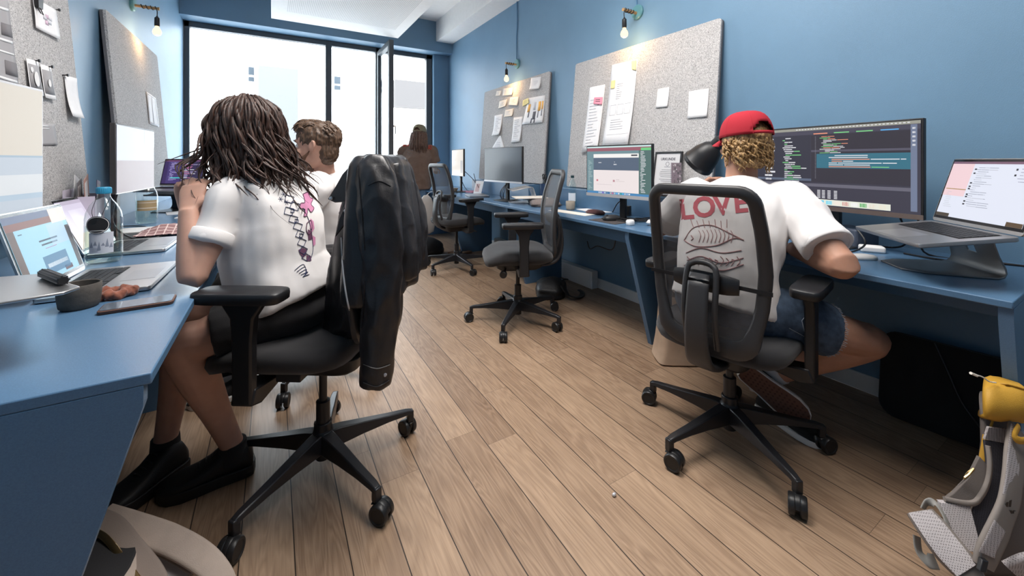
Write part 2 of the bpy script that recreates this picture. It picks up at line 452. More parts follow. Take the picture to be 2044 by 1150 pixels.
# ---- outside: a pale street front across the road
structure(MB().box(-14, 24, 6.8, 16, -.6, -.5).build('ground_outside', mat('paving', (.75, .75, .74), .9)))
fac = thing('building', 'pale plastered house front across the street seen through window', 'building', (2, 15, -.5))
m_fac = mat('white_render', (.92, .92, .91), .9)
MB().box(-13, 22, 15, 15.6, -.5, 5.0).build('facade', m_fac, fac, world=True)
def facade_box(name, u0, v0, u1, v1, m, y=14.97, t=.06):
    p, q = on_y(u0, v0, y), on_y(u1, v1, y)
    return MB().box(p.x, q.x, y-t, y, min(p.z, q.z), max(p.z, q.z)).build(name, m, fac, world=True)
m_fgrey = mat('grey_render', (.13, .132, .136), .9); m_fwin = mat('house_window', (.05, .062, .075), .5, spec=.1)
facade_box('bay', 516, 134, 594, 420, m_fgrey, t=.3)
for q in ((496, 134, 507, 150), (496, 154, 507, 163), (667, 153, 679, 168), (667, 171, 679, 180), (663, 282, 670, 297)): facade_box('window', *q, m_fwin)
facade_box('balcony', 782, 163, 846, 219, mat('balcony_grey', (.085, .083, .085), .9), t=.5)
facade_box('wall_panel', 637, 145, 655, 205, mat('pale_grey_render', (.16, .16, .15), .9))
# ---- suspended acoustic panel with a perforated middle
sp = thing('acoustic_panel', 'white perforated acoustic panel hanging under the ceiling by the window', 'ceiling panel', (.74, 3.9, 2.86))
MB().box(-.02, 1.50, 2.3, 5.6, 2.86, 2.91).build('panel', m_white, sp, bevel=.004, world=True)
hm = MB()
for i in range(70):
    x = .14+i*.0177
    hm.box(x, x+.004, 2.45, 5.25, 2.8585, 2.861)
hm.build('perforation', mat('perforation_grey', (.55, .55, .55), .9), sp, world=True)
for x, y in ((.15, 2.6), (1.33, 2.6), (.15, 5.4), (1.33, 5.4)):
    MB().cyl((x, y, 2.91), (x, y, ZC), .004, 8).build('hanger_wire', m_alu, sp, world=True)
for x, y, h, n in ((.78, 1.55, .65, 'added unseen fill lamp over the aisle between the two seated people'), (1.30, 0, .5, 'smaller added unseen fill lamp above the near end of the right desk')):
    cl = thing('added_fill_lamp', n, 'lamp', (x, y, 3.22), 0, 'added fill lamps')
    MB().box(x-h, x+h, y-h-.02, y+h+.02, 3.22, 3.26).build('housing', m_white, cl, world=True)  # housing and wires added around the unseen fill light
    for s_ in (-1, 1): MB().cyl((x+s_*.4, y, 3.26), (x+s_*.4, y, ZC), .004, 8).build('hanger_wire', m_alu, cl, world=True)

# ------------------------------------------------------------------ desks along both walls
ZD = .74
def desk(name, label, x_front, x_wall, y0, y1, panels, end_y=None):
    s = 1 if x_wall > x_front else -1
    root = thing(name, label, 'desk', ((x_front+x_wall)/2, (y0+y1)/2, 0))
    lo, hi = min(x_front, x_wall-s*.002), max(x_front, x_wall-s*.002)
    MB().box(lo, hi, y0, y1, ZD-.022, ZD).build('desktop', m_desk, root, bevel=.003, world=True)
    for y in panels:
        poly = [(x_front+s*.012, y, ZD-.022), (x_wall-s*.094, y, ZD-.022), (x_wall-s*.094, y, 0), (x_front+s*.215, y, 0), (x_front+s*.012, y, ZD-.06)]
        MB().prism(poly, (0, .03, 0)).build('leg_panel', m_desk, root, bevel=.0006, world=True)
    return root, s
dr, s = desk('wall_desk', 'long blue built-in desk along the right wall', 1.80, XW, .237, 6.0, (.237, 1.672, 3.10, 4.55, 5.95))
for y0, y1, xa in ((.267, 1.672, 2.16), (1.702, 3.10, 1.87), (3.13, 4.55, 1.87), (4.58, 5.95, 1.87)):
    MB().box(xa, xa+.02, y0, y1, ZD-.105 if xa < 2 else ZD-.14, ZD-.022).build('apron', m_desk, dr, world=True)
dl, s = desk('wall_desk', 'long blue built-in desk along the left wall', -.197, XL, .998, 5.9, (.998, 2.40, 3.85, 5.3))
for y0, y1 in ((1.028, 2.40), (2.43, 3.85), (3.88, 5.3)):
    MB().box(-.30, -.28, y0, y1, ZD-.105, ZD-.022).build('apron', m_desk, dl, world=True)
# ledges on the right desk that carry the leaning boards
for y0, y1, n in ((1.62, 2.93, 'blue ledge behind the certificate carrying the large felt board'), (3.45, 4.82, 'blue ledge behind the grey screen carrying the small felt board')):
    tag(MB().box(2.27, XW-.002, y0, y1, ZD, .896).build('board_ledge', m_desk, bevel=.003), n, 'ledge')

# ------------------------------------------------------------------ leaning felt boards and what is pinned on them
class Board:
    """thin felt board whose foot stands off the wall; gives points on its face"""
    def __init__(self, label, y0, y1, xt, xb, zt, zb, s):
        self.s = s; self.d = (xt, xb, zt, zb); self.y0, self.y1 = y0, y1
        self.root = thing('pinboard', label, 'pinboard', (xb, (y0+y1)/2, zb))
        t = V((xt-xb, 0, zt-zb)).normalized(); nrm = V((-s*t.z, 0, s*t.x)) if s > 0 else V((t.z, 0, -t.x))
        self.t, self.n = t, nrm; self.o = V((xb, 0, zb)); self.h = V((xt-xb, 0, zt-zb)).length
        T = .030
        def pt(y, z, k): return self.o+t*z+V((0, y, 0))-nrm*k
        f = MB(); r = .02
        ys = [y0+r, y1-r]
        def outline(k):
            out = []
            for cy, cz, a0 in ((y1-r, self.h-r, 0), (y0+r, self.h-r, 90), (y0+r, r, 180), (y1-r, r, 270)):
                for i in range(5):
                    a = math.radians(a0+i*22.5); out.append(pt(cy+r*math.cos(a), cz+r*math.sin(a), k))
            return out
        f.loft([outline(0), outline(.014)]); f.build('felt_face', m_felt, self.root, world=True)
        g = MB(); g.loft([outline(.014), outline(T)]); g.build('backing', m_board_edge, self.root, world=True)
    def hit(self, u, v):
        a = (u-1022)/795; S, C = math.sin(YAW), math.cos(YAW)
        r = V((S+a*C, C-a*S, -(v-322)/795)); c = V((0, 0, CAM_H))
        return c+r*((self.o-c).dot(self.n)/r.dot(self.n))
    def sheet(self, name, label, cat, quad, m=None, lift=.004, curl=0, group=None, marks=None, mats=None, extra=None):
        """paper pinned at photo quad TL, TR, BR, BL; curl lifts the lower edge"""
        P = [self.hit(*q) for q in quad]
        def f(a, c, k=0):
            p = P[0].lerp(P[1], a).lerp(P[3].lerp(P[2], a), c)
            return p+self.n*(lift+curl*c*c*c+.0015*math.sin(a*5+c*3)+k)
        mb = MB(); mb.grid(lambda a, c: f(a, c), 6, 8); mb.m = 1
        for q in (marks or []):
            a0, c0, a1, c1 = q[:4]; mb.m = q[4] if len(q) > 4 else 1
            mb.grid(lambda a, c: f(lerp(a0, a1, a), lerp(c0, c1, c), .0012), 2, 2)
        o = mb.build(name, mats or [m or m_paper, m_ink, m_inkl], solid=.0006)
        tag(o, label, cat, group)
        return o
bR1 = Board('large grey felt board leaning on the right wall behind the certificate', 1.511, 2.956, 2.485, 2.372, 2.07, .905, 1)
bR2 = Board('smaller-looking grey felt board full of sticky notes on right wall', 3.374, 4.871, 2.485, 2.395, 2.085, .905, 1)
bL1 = Board('grey felt board on the left wall behind the nearest bright screen', 1.50, 2.93, -.915, -.825, 2.10, .95, -1)
bL2 = Board('grey felt board on the left wall under the bulb lamp', 3.54, 4.88, -.925, -.83, 2.12, .93, -1)

# ------------------------------------------------------------------ wall lamps
def bulb_lamp(label, wall_x, s, y, z, cord_top=None):
    root = thing('wall_lamp', label, 'lamp', (wall_x, y, z))
    b = MB(); b.lathe([(.0, 0), (.058, 0), (.058, .014), (.05, .022), (0, .022)], 24, (0, 0, 0), (-s, 0, 0))
    b.build('wall_plate', mat('green_blue_enamel', (.10, .26, .30), .35), root)
    L_ = .17
    b = MB(); b.lathe([(.011, .02), (.011, L_-.01), (.013, L_-.008), (.013, L_), (0, L_)], 12, (0, 0, -.01), (-s, 0, 0)); b.build('wooden_arm', m_wood, root)
    b = MB()
    hel = [(-s*(.05+.10*t), .0145*math.cos(t*22), -.01+.0145*math.sin(t*22)) for t in [i/48 for i in range(49)]]
    b.tube(hel, .0035, 6)
    ex = -s*(L_-.015)
    b.tube([hel[-1], (ex, .003, -.03), (ex, 0, -.075)], .0035, 6, sub=4)
    b.build('wound_cord', m_cable, root)
    b = MB(); b.lathe([(.006, 0), (.012, -.01), (.017, -.014), (.0185, -.075), (.016, -.08), (0, -.08)], 16, (ex, 0, -.072)); b.build('socket', m_black, root)
    b = MB(); b.lathe([(.012, 0), (.014, -.012), (.026, -.032), (.030, -.050), (.026, -.068), (.013, -.079), (0, -.081)], 20, (ex, 0, -.15))
    b.build('bulb', emit_mat('lit_bulb', (1.0, .70, .36), 1.5), root)
    l = bpy.data.lights.new('bulb_light', 'POINT'); l.energy = 2.2; l.color = (1, .60, .26); l.shadow_soft_size = .035
    lo = bpy.data.objects.new('bulb_light', l); COL.objects.link(lo); lo.location = (wall_x+ex-s*.0, y, z-.27); 
    if cord_top:
        b = MB(); b.tube([(-s*.012, 0, .05), (-s*.008, .012, .3), (-s*.008, -.004, .5), (-s*.008, 0, cord_top-z)], .005, 8, sub=5); b.build('supply_cord', m_bcable, root)
    return root
bulb_lamp('bare bulb lamp on wooden arm above the large felt board on right wall', XW, 1, 2.228, 2.34, 3.06)
bulb_lamp('bare bulb lamp with blue cord above the farther felt board on right wall', XW, 1, 4.07, 2.31, 3.06)
bulb_lamp('bare bulb lamp on wooden arm on the left wall by the window', XL, -1, 4.24, 2.385)

# ------------------------------------------------------------------ office chairs
CACHE = {}
def part(name, key, fn, m, parent, **k):
    """one mesh per kind of chair part, shared by the chairs"""
    if key not in CACHE:
        o = fn().build(name, m, parent, **k); CACHE[key] = o; return o
    src = CACHE[key]; o = src.copy(); o.name = name; COL.objects.link(o); o.parent = parent
    WM[o.name] = WM[parent.name].copy(); return o
def ring_xy(wx, wy, z, n=28, pw=.45, cy=0, fz=None):
    out = []
    for k in range(n):
        a = 2*PI*k/n; c, s_ = math.cos(a), math.sin(a)
        x = wx*math.copysign(abs(c)**pw, c); y = cy+wy*math.copysign(abs(s_)**pw, s_)
        out.append((x, y, z+(fz(x, y) if fz else 0)))
    return out
def chair_base():
    b = MB()
    b.lathe([(.0, .05), (.026, .05), (.026, .085), (.036, .088), (.040, .11), (.036, .15), (.031, .155), (.031, .185), (0, .185)], 20)
    for i in range(5):
        a = 2*PI*i/5; d = V((math.cos(a), math.sin(a), 0)); w = V((-d.y, d.x, 0))
        rings = []
        for r, hw, z0, z1 in ((.015, .030, .088, .150), (.06, .027, .088, .148), (.14, .023, .094, .136), (.24, .019, .097, .121), (.315, .016, .094, .112), (.338, .013, .088, .106)):
            rings.append([d*r+w*hw+V((0, 0, z0)), d*r+w*hw*.75+V((0, 0, z1)), d*r-w*hw*.75+V((0, 0, z1)), d*r-w*hw+V((0, 0, z0))])
        b.loft(rings)
        b.box(0, 0, 0, 0, 0, 0) if False else None
        c = d*.332
        b.loft([[c+d*x+w*y+V((0, 0, z)) for x, y in ((-.012, -.012), (.012, -.012), (.012, .012), (-.012, .012))] for z in (.060, .105)])
    return b
def caster_fork():
    b = MB(); b.cyl((0, 0, .035), (0, 0, .068), .010, 12); b.box(-.004, .018, -.006, .006, .022, .058)
    b.tube([(-.012, 0, .054), (.014, 0, .062), (.036, 0, .052), (.044, 0, .034)], (.012, .004), 10, sub=3, up=(0, 0, 1))
    return b
def wheel_mb():
    return MB().lathe([(0, -.011), (.020, -.011), (.022, -.009), (.029, -.009), (.032, -.006), (.032, .006), (.029, .010), (.024, .010), (.022, .008), (0, .008)], 26, (.018, 0, .032), (0, 1, 0))
BACK = [(.44, -.215), (.50, -.232), (.62, -.222), (.74, -.222), (.88, -.245), (1.06, -.300)]     # z, y of the backrest
def back_y(z): 
    pts = spline(BACK, 8); return interp([(p[0], p[1]) for p in pts], z)
def back_w(z): return interp([(.44, .140), (.50, .166), (.62, .197), (.75, .210), (.90, .206), (1.06, .190)], z)
def ring_back(inset):
    pts = []; z0, z1 = .455+inset, 1.055-inset; r = .045
    for cx, cz, a0 in ((1, z1-r, 0), (-1, z1-r, 90), (-1, z0+r, 180), (1, z0+r, 270)):
        for i in range(6):
            a = math.radians(a0+18*i); z = cz+r*math.sin(a); w = back_w(z)-inset
            x = cx*(w-r)+r*math.cos(a); pts.append((x, back_y(z)-.012*(1-(x/.23)**2)*0, z))
        if cx == 1 and a0 == 0: pass
        if a0 == 90:
            for i in range(1, 12):
                z = lerp(z1-r, z0+r, i/12); pts.append((-(back_w(z)-inset), back_y(z), z))
        if a0 == 270:
            for i in range(1, 12):
                z = lerp(z0+r, z1-r, i/12); pts.append((back_w(z)-inset, back_y(z), z))
    return pts
def back_frame_mb():
    b = MB(); P = ring_back(.018); n = len(P)
    C = [V(p) for p in P]; rings = []
    for i in range(n):
        t = (C[(i+1) % n]-C[i-1]).normalized(); y = V((0, 1, 0)); y = (y-t*y.dot(t)).normalized(); x = y.cross(t)
        lat = 1+.75*max(0, 1-(C[i].z-.45)/.12)
        rings.append([C[i]+x*(a*.0205*lat)+y*(c*.014) for a, c in ((-1, -.6), (-.6, -1), (.6, -1), (1, -.6), (1, .6), (.6, 1), (-.6, 1), (-1, .6))])
    rings.append(rings[0]); return b.loft(rings, cap=False)
def back_net_mb():
    def f(u, v):
        z = lerp(.475, 1.035, v); w = back_w(z)-.026
        x = lerp(-w, w, u); return (x, back_y(z)+.006-.012*(1-(x/w)**2), z)
    return MB().grid(f, 10, 16)
def spine_mb():
    b = MB()
    b.tube([(0, .02, .385), (0, -.14, .378), (0, -.255, .395), (0, -.305, .455), (0, -.318, .56), (0, -.300, .69), (0, -.285, .735)],
           [(.060, .012), (.058, .012), (.050, .013), (.044, .013), (.040, .012), (.038, .011), (.036, .008)], 12, sub=5, up=(0, .3, 1), power=.55)
    return b
def spine_loop_mb():
    b = MB()
    pts = [(.052, -.262, .47), (.054, -.292, .60), (.052, -.272, .735), (.034, -.262, .765), (0, -.26, .772), (-.034, -.262, .765), (-.052, -.272, .735), (-.054, -.292, .60), (-.052, -.262, .47)]
    b.tube(pts, (.011, .011), 8, sub=4); return b
def lumbar_mb():
    b = MB(); P = []
    b.tube([(-.115, -.238, .70), (-.06, -.245, .70), (.06, -.245, .70), (.115, -.238, .70)], [(.010, .028), (.014, .036), (.014, .036), (.010, .028)], 14, sub=4, up=(0, 0, 1))
    b.box(-.215, .215, -.236, -.232, .692, .706)
    return b
def seat_mb():
    def fz(x, y): return -.030*smooth01((y-.10)/.14)*1.0+.010*(abs(x)/.245)**2-.008*smooth01((-y-.1)/.12)
    b = MB()
    b.loft([ring_xy(.205, .205, .412, cy=.01), ring_xy(.238, .232, .428, cy=.01, fz=fz), ring_xy(.248, .240, .452, cy=.01, fz=fz), ring_xy(.242, .234, .476, cy=.01, fz=fz),
            ring_xy(.215, .21, .490, cy=.01, fz=fz), ring_xy(.15, .15, .494, cy=.01, fz=fz), ring_xy(.05, .05, .495, cy=.01, fz=fz)])
    return b
def mech_mb():
    b = MB(); b.loft([ring_xy(.085, .13, .345, pw=.3), ring_xy(.105, .16, .365, pw=.3), ring_xy(.12, .175, .412, pw=.3)])
    b.box(-.20, .20, -.03, .05, .385, .412)
    return b
def arm_mb(sx):
    b = MB(); x = sx*.272
    prof = [(-.030, .36), (.030, .36), (.030, .55), (.036, .62), (.070, .672), (-.070, .672), (-.036, .62), (-.030, .55)]
    b.prism([(x-sx*.016, y, z) for y, z in prof], (sx*.032, 0, 0))
    b.prism([(sx*.15, -.034, .362), (sx*.15, -.034, .388), (x, -.034, .405), (x+sx*.016, -.034, .36), (x-sx*.03, -.034, .345)], (0, .068, 0))
    return b
def pad_mb(sx):
    b = MB(); c = V((sx*.272, .01, 0)); rings = []
    for z, k in ((.670, .92), (.674, .98), (.690, 1), (.698, .985), (.702, .93)):
        rings.append([(c.x+p[0], c.y+p[1], z) for p in ring_xy(.048*k, .135*(k*.5+.5), 0, 24, .38)])
    return b.loft(rings)
m_net = net_material('chair_net', (.095, .092, .095), .37)
m_cframe = mat('charcoal_plastic', (.036, .035, .037), .42, bump=.05, bscale=700)
m_caster = mat('caster_black', (.014, .014, .015), .38)
def office_chair(cx, cy, face, base, dz, label, back_dz=0, slide=0, arm_fwd=0, back_fwd=0):
    root = thing('office_chair', label, 'chair', (cx, cy, 0), face-90, 'black office chairs')
    sb = part('star_base', 'base', chair_base, m_blackm, root, bevel=.004); sb.rotation_euler.z = math.radians(base-(face-90))
    for i in range(5):
        c = part('caster', 'fork', caster_fork, m_caster, root)
        a = base-(face-90)+72*i; ra = math.radians(a)
        c.location = (.332*math.cos(ra), .332*math.sin(ra), 0); swv = a+random.choice((20, 60, 110, 160, -40)); c.rotation_euler.z = math.radians(swv)
        for sy in (-1, 1):
            w = part('wheel', 'wheel', wheel_mb, m_caster, c)
            w.location = (0, sy*.0155, 0); w.scale = (1, sy, 1)
    g = part('gas_column', 'gas', lambda: MB().lathe([(.0, .18), (.024, .18), (.024, .26), (.014, .262), (.014, .40), (0, .40)], 18), m_blackm, root)
    for name, key, fn, m, kw in (('seat_mechanism', 'mech', mech_mb, m_black, dict(bevel=.004)), ('seat', 'seat', seat_mb, m_seat, dict(ang=70)),
                             ('back_spine', 'spine', spine_mb, m_cframe, dict(ang=60)), ('spine_loop', 'loop', spine_loop_mb, m_cframe, dict(ang=60)), ('lumbar_pad', 'lumbar', lumbar_mb, m_black, {}),
                             ('back_frame', 'bframe', back_frame_mb, m_cframe, dict(ang=60)), ('back_net', 'bnet', back_net_mb, m_net, {})):
        o = part(name, key, fn, m, root, **kw); o.location.z = dz+(back_dz if name.startswith(('back', 'spine', 'lumbar')) else 0); o.location.y = slide if name == 'seat' else back_fwd if name != 'seat_mechanism' else 0
    for sx in (-1, 1):
        a = part('armrest', 'arm%d' % sx, lambda: arm_mb(sx), m_black, root, bevel=.006); a.location = (0, arm_fwd, dz)
        part('arm_pad', 'pad%d' % sx, lambda: pad_mb(sx), m_black, a, ang=50)
    k = part('adjusting_knob', 'knob', lambda: MB().lathe([(.008, 0), (.008, .07), (.022, .072), (.024, .078), (.024, .10), (.02, .104), (0, .104)], 18, (-.10, .10, .365), (-1, .3, -.15)), m_black, root); k.location.z = dz
    lv = part('height_lever', 'lever', lambda: MB().tube([(.10, .05, .372), (.2, .07, .368), (.235, .075, .36), (.26, .08, .355)], [(.006, .005), (.007, .005), (.012, .006), (.010, .004)], 8, sub=3), m_black, root); lv.location.z = dz
    return root
CH1 = office_chair(.158, 1.616, 147, 4, .05, 'black office chair with leather jacket on its back, under the long-haired person', .03, .06, .10, .04)
CH2 = office_chair(1.60, .938, 11, 30, .0, 'black net-backed office chair under the person in red cap')
CH3 = office_chair(1.50, 2.42, 157, 6, .035, 'empty charcoal office chair in mid aisle turned away from the right desk', -.01)
CH4 = office_chair(1.68, 3.95, 8, 58, .06, 'empty net-backed office chair farthest back, pushed to the right desk', 0, 0, 0, .06)
CH5 = office_chair(.23, 2.42, 172, 20, .02, 'office chair under the bearded person, mostly hidden behind leather jacket')

# ------------------------------------------------------------------ screens, laptops, stands
def srgb(*c): return tuple((x/255/12.92 if x/255 <= .04045 else ((x/255+.055)/1.055)**2.4) for x in c)
def glow(r, g, b, s=1.0): return emit_mat('screen_%d_%d_%d_%d' % (r, g, b, int(s*100)), srgb(r, g, b), s*.72)
def screen_face(name, M, w, h, base, rects, parent, y=-.0005, step=.0004):
    """a lit screen: the base colour and flat fields of the page on it, in fractions of the screen"""
    mats = [base]; mb = MB(M); mb.quad((-w/2, y, 0), (w/2, y, 0), (w/2, y, h), (-w/2, y, h))
    for i, (x0, y0, x1, y1, m) in enumerate(rects):
        if m not in mats: mats.append(m)
        mb.m = mats.index(m); yy = y-step*(1+(i > 0)*.5+.5*min(i, 6)/6)
        X0, X1, Z0, Z1 = (x0-.5)*w, (x1-.5)*w, (1-y1)*h, (1-y0)*h
        mb.quad((X0, yy, Z0), (X1, yy, Z0), (X1, yy, Z1), (X0, yy, Z1))
    return mb.build(name, mats, parent, world=True)
def monitor(label, left, right, zb, h, base, rects, bezel_m=None, chin=.018, post=True, post_m=None, group='desk monitors', tilt=0, post_off=.06, base_plate=True, chin_m=None):
    L_, R_ = V((*left, 0)), V((*right, 0)); w = (R_-L_).length; mid = (L_+R_)/2
    root = thing('monitor', label, 'monitor', (mid.x, mid.y, ZD), 0, group)
    M = frame((mid.x, mid.y, zb), R_-L_)
    bm_ = bezel_m or m_black
    MB(M).box(-w/2, w/2, 0, .022, 0, h).build('screen_housing', bm_, root, bevel=.003, world=True)
    MB(M).box(-w/2, w/2, -.003, 0, 0, chin).build('chin', chin_m or m_silver, root, world=True)
    b = .008
    sm = M @ Matrix.Translation((0, -.0008, chin))
    screen_face('screen', sm, w-2*b, h-chin-b, base, rects, root)
    if post:
        pm = post_m or m_black; pb = MB(M)
        pb.box(-.022, .022, post_off-.012, post_off+.012, ZD-zb+.010, .14); pb.box(-.05, .05, .02, post_off, .08, .16)
        pb.build('stand_post', pm, root, bevel=.003, world=True)
        MB(M).box(-.11, .11, post_off-.10, post_off+.07, ZD-zb, ZD-zb+.010).build('stand_foot', pm, root, bevel=.004, world=True)
    return root, M
def keyboard_mb(w, d, M, nx=14, ny=6):
    k = MB(M)
    for j in range(ny):
        for i in range(nx):
            if j == 0 and 4 <= i <= 8:
                if i > 4: continue
                x0, x1 = -w*.19, w*.19
            else: x0 = -w/2+i*w/nx+.001; x1 = -w/2+(i+1)*w/nx-.001
            k.box(x0, x1, -d+j*d/ny+.0012, -d+(j+1)*d/ny-.0012, 0, .0016)
    return k
m_key = mat('black_keys', (.015, .015, .017), .5)
m_pad = mat('trackpad_grey', (.55, .55, .56), .3, metal=.8)
m_lap = mat('space_grey_aluminium', (.42, .415, .42), .36, metal=.85)
def laptop(label, hinge, right, pitch, lid, base_m, rects, w=.356, d=.245, mtl=None, keys=True):
    """hinge: world point at the middle of the hinge; right: the user's right; pitch raises the hinge end; lid: degrees back from upright"""
    mtl = mtl or m_lap
    M0 = frame(hinge, right); M = M0 @ Matrix.Rotation(math.radians(pitch), 4, 'X')
    root = thing('laptop', label, 'laptop', hinge, 0, 'laptops')
    b = MB(M)
    rr = .012
    def rrect(z, k=0):
        out = []
        for cx, cy, a0 in ((w/2-rr, -rr, 0), (-w/2+rr, -rr, 90), (-w/2+rr, -d+rr, 180), (w/2-rr, -d+rr, 270)):
            for i in range(5):
                a = math.radians(a0+22.5*i); out.append((cx+(rr-k)*math.cos(a), cy+(rr-k)*math.sin(a), z))
        return out
    b.loft([rrect(-.014, .004), rrect(-.011), rrect(-.0015), rrect(0, .001)]); b.build('base', mtl, root, world=True, ang=50)
    if keys:
        MB(M).box(-w*.40, w*.40, -.125, -.018, 0, .0006).build('keyboard', m_key, root, world=True)
        keyboard_mb(w*.79, .103, M @ Matrix.Translation((0, -.020, .0006))).build('keycaps', m_key, root, world=True)
        MB(M).box(-.07, .07, -d+.012, -d+.098, 0, .0005).build('trackpad', m_pad, root, world=True)
    ML = M0 @ Matrix.Translation((0, .004, .002)) @ Matrix.Rotation(math.radians(-lid), 4, 'X')
    hh = d*.98; bb = MB(ML)
    def lrect(y, k=0):
        out = []
        for cx, cz, a0 in ((w/2-rr, hh-rr, 0), (-w/2+rr, hh-rr, 90), (-w/2+rr, rr, 180), (w/2-rr, rr, 270)):
            for i in range(5):
                a = math.radians(a0+22.5*i); out.append((cx+(rr-k)*math.cos(a), y, cz+(rr-k)*math.sin(a)))
        return out
    bb.loft([lrect(0), lrect(.0055), lrect(.007, .003)]); bb.build('lid', mtl, root, world=True, ang=50)
    bz = MB(ML); bz.quad((-w/2+.003, -.0004, .012), (w/2-.003, -.0004, .012), (w/2-.003, -.0004, hh-.003), (-w/2+.003, -.0004, hh-.003)); bz.build('bezel', mat('laptop_bezel', (.015, .015, .017), .15), root, world=True)
    screen_face('screen', ML @ Matrix.Translation((0, -.0008, .022)), w-.02, hh-.034, base_m, rects, root)
    return root, M
def laptop_stand(label, o, right, m, width=.23, h=.15, hole=True, group='bent metal laptop stands'):
    """one bent sheet: foot plate, raking back plate with a cable hole, sloping top plate"""
    M = frame(o, right); root = thing('laptop_stand', label, 'laptop stand', o, 0, group)
    prof = [(-.255, .003, .50), (-.20, .003, .80), (-.10, .003, .94), (-.025, .003, .98), (-.008, .008, .97), (0, .020, .94), (.001, .035, .90), (-.010, .07, .84), (-.024, .11, .86), (-.032, .132, .92), (-.042, .147, .97), (-.062, .152, 1), (-.15, .135, 1), (-.235, .118, 1), (-.245, .118, 1), (-.250, .126, 1)]
    b = MB(M); hw = width/2
    cols = [-1, -.52, -.18, .18, .52, 1] if hole else [-1, 0, 1]
    vs = [(c*hw*k, y, z*h/.152) for y, z, k in prof for c in cols]; n = len(cols); fs = []
    for i in range(len(prof)-1):
        for j in range(n-1):
            if hole and j == 2 and i in (7,): continue
            fs.append((i*n+j, i*n+j+1, (i+1)*n+j+1, (i+1)*n+j))
    b.add(vs, fs); b.build('bent_sheet', m, root, solid=.006, bevel=.0015, world=True, ang=40)
    pd = MB(M); pd.box(-.06, .06, -.20, -.10, .132*h/.152, .137*h/.152) if False else None
    return root
INKD = glow(34, 32, 42); 
def code_rects(n, x0, x1, y0, y1, cols, seed, maxlen=.5, lh=.45):
    rd = random.Random(seed); out = []
    for i in range(n):
        y = lerp(y0, y1, i/n); hgt = (y1-y0)/n*lh; ind = rd.choice((0, .04, .08, .08, .12)); x = x0+ind*(x1-x0)
        for k in range(rd.choice((1, 2, 2, 3))):
            l = rd.uniform(.05, maxlen*.5)*(x1-x0)
            if x+l > x1: break
            out.append((x, y, x+l, y+hgt, rd.choice(cols))); x += l+.012*(x1-x0)
    return out
cW, cG, cB, cO, cP, cT = glow(225, 225, 230), glow(120, 200, 130), glow(90, 170, 230), glow(235, 150, 120), glow(230, 120, 190), glow(70, 200, 200)
# ---- wide code screen by the red cap
dk, dk2, band = glow(58, 56, 70), glow(70, 68, 84), glow(52, 108, 128)
R = [(0, 0, 1, .035, glow(150, 150, 140)), (0, .035, 1, .09, dk2), (.0, .09, .40, .97, glow(50, 50, 64)), (.405, .10, .955, .70, glow(50, 47, 58)),
     (.44, .34, .955, .52, band), (.405, .29, .955, .315, glow(84, 82, 98)), (.0, .66, .405, .69, glow(90, 100, 120)), (.0, .72, .955, .76, glow(100, 98, 112)), (.955, .04, .985, .97, glow(110, 120, 145))]
R += code_rects(14, .46, .75, .12, .34, [cW, cW, cW, cG, cO], 3)
R += code_rects(7, .50, .95, .36, .52, [cW, cW, cG, cO], 5, 1.1, .4)
R += code_rects(24, .20, .38, .12, .72, [cW, cW, cG], 6, .8)
R += code_rects(12, .05, .18, .12, .72, [cW], 8, .9)
R += code_rects(6, .28, .40, .80, .91, [cT], 9, 1.4)
for i in range(6):
    for x in (.445, .475, .51, .55): R.append((x, .80+i*.018, x+.02, .809+i*.018, cW))
R += [(.42+i*.13, .075, .51+i*.13, .088, (cO, cG, cG, cB)[i]) for i in range(4)]
R += [(.43, .12+i*.017, .436, .126+i*.017, glow(130, 130, 140)) for i in range(32)]
R += [(.30+.02*i, .012, .312+.02*i, .022, cW) for i in range(33)]
R += [(.963, .07+.045*i, .977, .09+.045*i, cW) for i in range(5)]
R += [(.15, .915, .86, .985, glow(225, 228, 215))]
for i, c in enumerate([(240, 180, 160), (235, 235, 230), (60, 60, 60), (250, 250, 240), (40, 190, 100), (90, 200, 235), (120, 210, 235), (240, 225, 215), (200, 60, 70), (235, 235, 235), (70, 170, 90), (235, 130, 60), (230, 220, 200)]):
    R.append((.20+i*.05, .928, .238+i*.05, .974, glow(*c)))
mon, Mmon = monitor('largest monitor showing dark code, in front of the person in red cap', (2.318, 1.205), (2.215, .515), .905, .408, dk, R, chin=.020, chin_m=mat('dark_bronze', (.12, .09, .08), .4), post_off=.075)
# ---- right-hand laptop on its stand
pg = glow(222, 226, 240)
R = [(0, 0, 1, .04, glow(120, 90, 110)), (0, .04, .28, .62, glow(236, 205, 210)), (.0, .94, .18, 1, glow(70, 60, 50)), (.84, .93, 1, 1, glow(90, 70, 50))]
R += code_rects(20, .32, .62, .10, .80, [glow(150, 155, 170), glow(185, 188, 200)], 11, 1.0, .25)
R += [(.30, y, .325, y+.025, glow(40, 40, 50)) for y in (.12, .19, .36, .42, .46, .56, .60, .68, .73)]
R += [(.75, y, .77, y+.03, glow(40, 40, 50)) for y in (.11, .20)]+code_rects(5, .79, .95, .11, .36, [glow(160, 160, 180)], 12, 1.0, .2)
R += [(.02, .49, .28, .505, glow(170, 140, 90))]+code_rects(9, .05, .2, .55, .85, [glow(190, 195, 205)], 4, .9, .2)
laptop('open laptop with white page on the dark stand at the right picture edge', (2.053, .3635, .912), (-.735, -.68, 0), 8, 16, pg, R, w=.37, d=.25)
laptop_stand('dark metal stand under the open laptop at the right end of the desk', (2.205, .375, ZD), (-.735, -.68, 0), m_alu_d, .26, .155)
